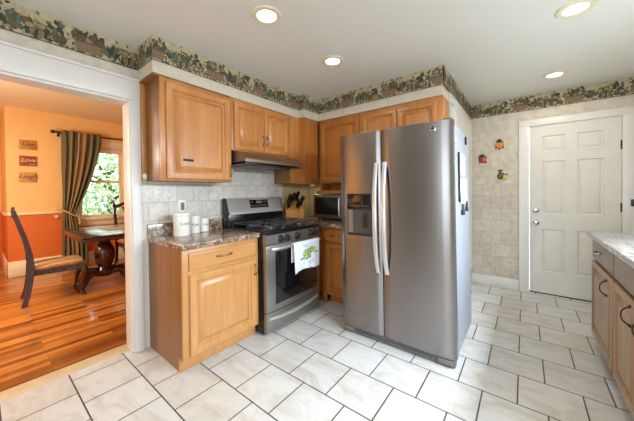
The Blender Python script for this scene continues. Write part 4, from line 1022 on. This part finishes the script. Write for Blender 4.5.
# curtain, rod, tieback
t = thing('curtain_rod', 'dark curtain rod with round finial above the dining room window', 'curtain rod', (.7, YD-.11, 2.27), 0)
b = MB(); b.tube([(.075, YD-.11, 2.30), (1.35, YD-.11, 2.30)], .013, 10); part('rod', b, 'bronze', t)
b = MB(); b.lathe([(0, -.075), (.020, -.068), (.032, -.045), (.030, -.028), (.014, -.012), (.018, -.006), (.018, 0), (0, 0)], (.075, YD-.11, 2.30), 'X', 16); part('finial', b, 'bronze', t)
for x in (.11, 1.30):
    b = MB(); b.box((x-.012, YD-.12, 2.27), (x+.012, YD-.0006, 2.286), .003); b.box((x-.015, YD-.012, 2.24), (x+.015, YD-.0006, 2.32), .002); part('bracket', b, 'bronze', t)
def curtain():
    t = thing('curtain', 'green and tan striped curtain tied back at the left of the window', 'curtain', (.35, YD-.1, .04), 0)
    b = MB(); nz, nx = 44, 90; uvl = b.bm.loops.layers.uv.new('UVMap'); g = []
    for k in range(nz+1):
        s_ = k/nz; z = 2.335-s_*(2.335-.06)
        zt = .95
        if z > zt:
            q = (2.335-z)/(2.335-zt); xl = .125+.0*q; xr = .655-(.655-.29)*(q**1.7)
        else:
            q = (zt-z)/(zt-.06); xl = .125-.03*q; xr = .29+.15*min(1, q*1.6)
        row = []
        for i in range(nx+1):
            u = i/nx; amp = .018+.014*(1 if z > zt else .6); wv = math.cos(u*2*math.pi*6)
            x = xl+(xr-xl)*u+.004*math.sin(z*6+u*20); y = YD-.168+amp*wv*(.75 if abs(z-zt) < .1 else 1)+.01*math.sin(u*31)
            if z > 2.24: y = YD-.168+.030*wv
            row.append((b.bm.verts.new((x, y, z)), u*.95, z))
        g.append(row)
    for a, c in zip(g, g[1:]):
        for i in range(nx):
            vs = (a[i], a[i+1], c[i+1], c[i]); f = b._f([v[0] for v in vs])
            for lp, v in zip(f.loops, vs): lp[uvl].uv = (v[1], v[2])
    o = part('drape', b, 'curtain', t, smooth=180); sm = o.modifiers.new('thickness', 'SOLIDIFY'); sm.thickness = .003
    b = MB(); b.tube([(.075, YD-.03, 1.03), (.10, YD-.22, 1.02), (.17, YD-.24, .97), (.25, YD-.24, .915), (.31, YD-.225, .89), (.33, YD-.14, .90)], .013, 8); b.tube([(.315, YD-.225, .89), (.325, YD-.23, .82), (.32, YD-.23, .76)], [.01, .016, .02], 8)
    part('tieback', b, 'rope', t, label='tan cord tieback')
curtain()
b = MB(); b.lathe([(0, -.0006), (.02, -.0006), (.012, -.01), (.010, -.03), (.022, -.038), (.024, -.05), (0, -.056)], (.065, YD, .90), 'Y', 12); solo('holdback_knob', b, 'dining_trim', 'small cream holdback knob on the wall left of the curtain', 'knob', (.065, YD, .88))
# three word plaques
for (x, z, w, h, m, ink, txt, txt2, lab) in ((-.243, 2.055, .185, .145, 'sign_gold', 'ink', 'Live', 'well', 'mustard wooden word sign, top of the three on the orange wall'),
        (-.245, 1.80, .185, .155, 'sign_brown', 'sign_pale', 'Love', 'much', 'russet brown wooden word sign in the middle of the three'),
        (-.253, 1.545, .190, .155, 'sign_tan', 'ink', 'Laugh', 'often', 'pale tan wooden word sign, lowest of the three')):
    t = thing('word_sign', lab, 'sign', (x, YD-.001, z-h/2), 0, 'word signs on the orange wall')
    b = MB(); b.box((x-w/2, YD-.026, z-h/2), (x+w/2, YD-.001, z+h/2), .003); part('board', b, m, t)
    b = text_mesh(txt, .085, lambda a, c, e: (x+a, YD-.0275-e, z+.012+c), shear=.45); part('lettering', b, ink, t)
    b = text_mesh(txt2, .034, lambda a, c, e: (x+.045+a, YD-.0275-e, z-h*.33+c), shear=.45); part('lettering', b, ink, t)
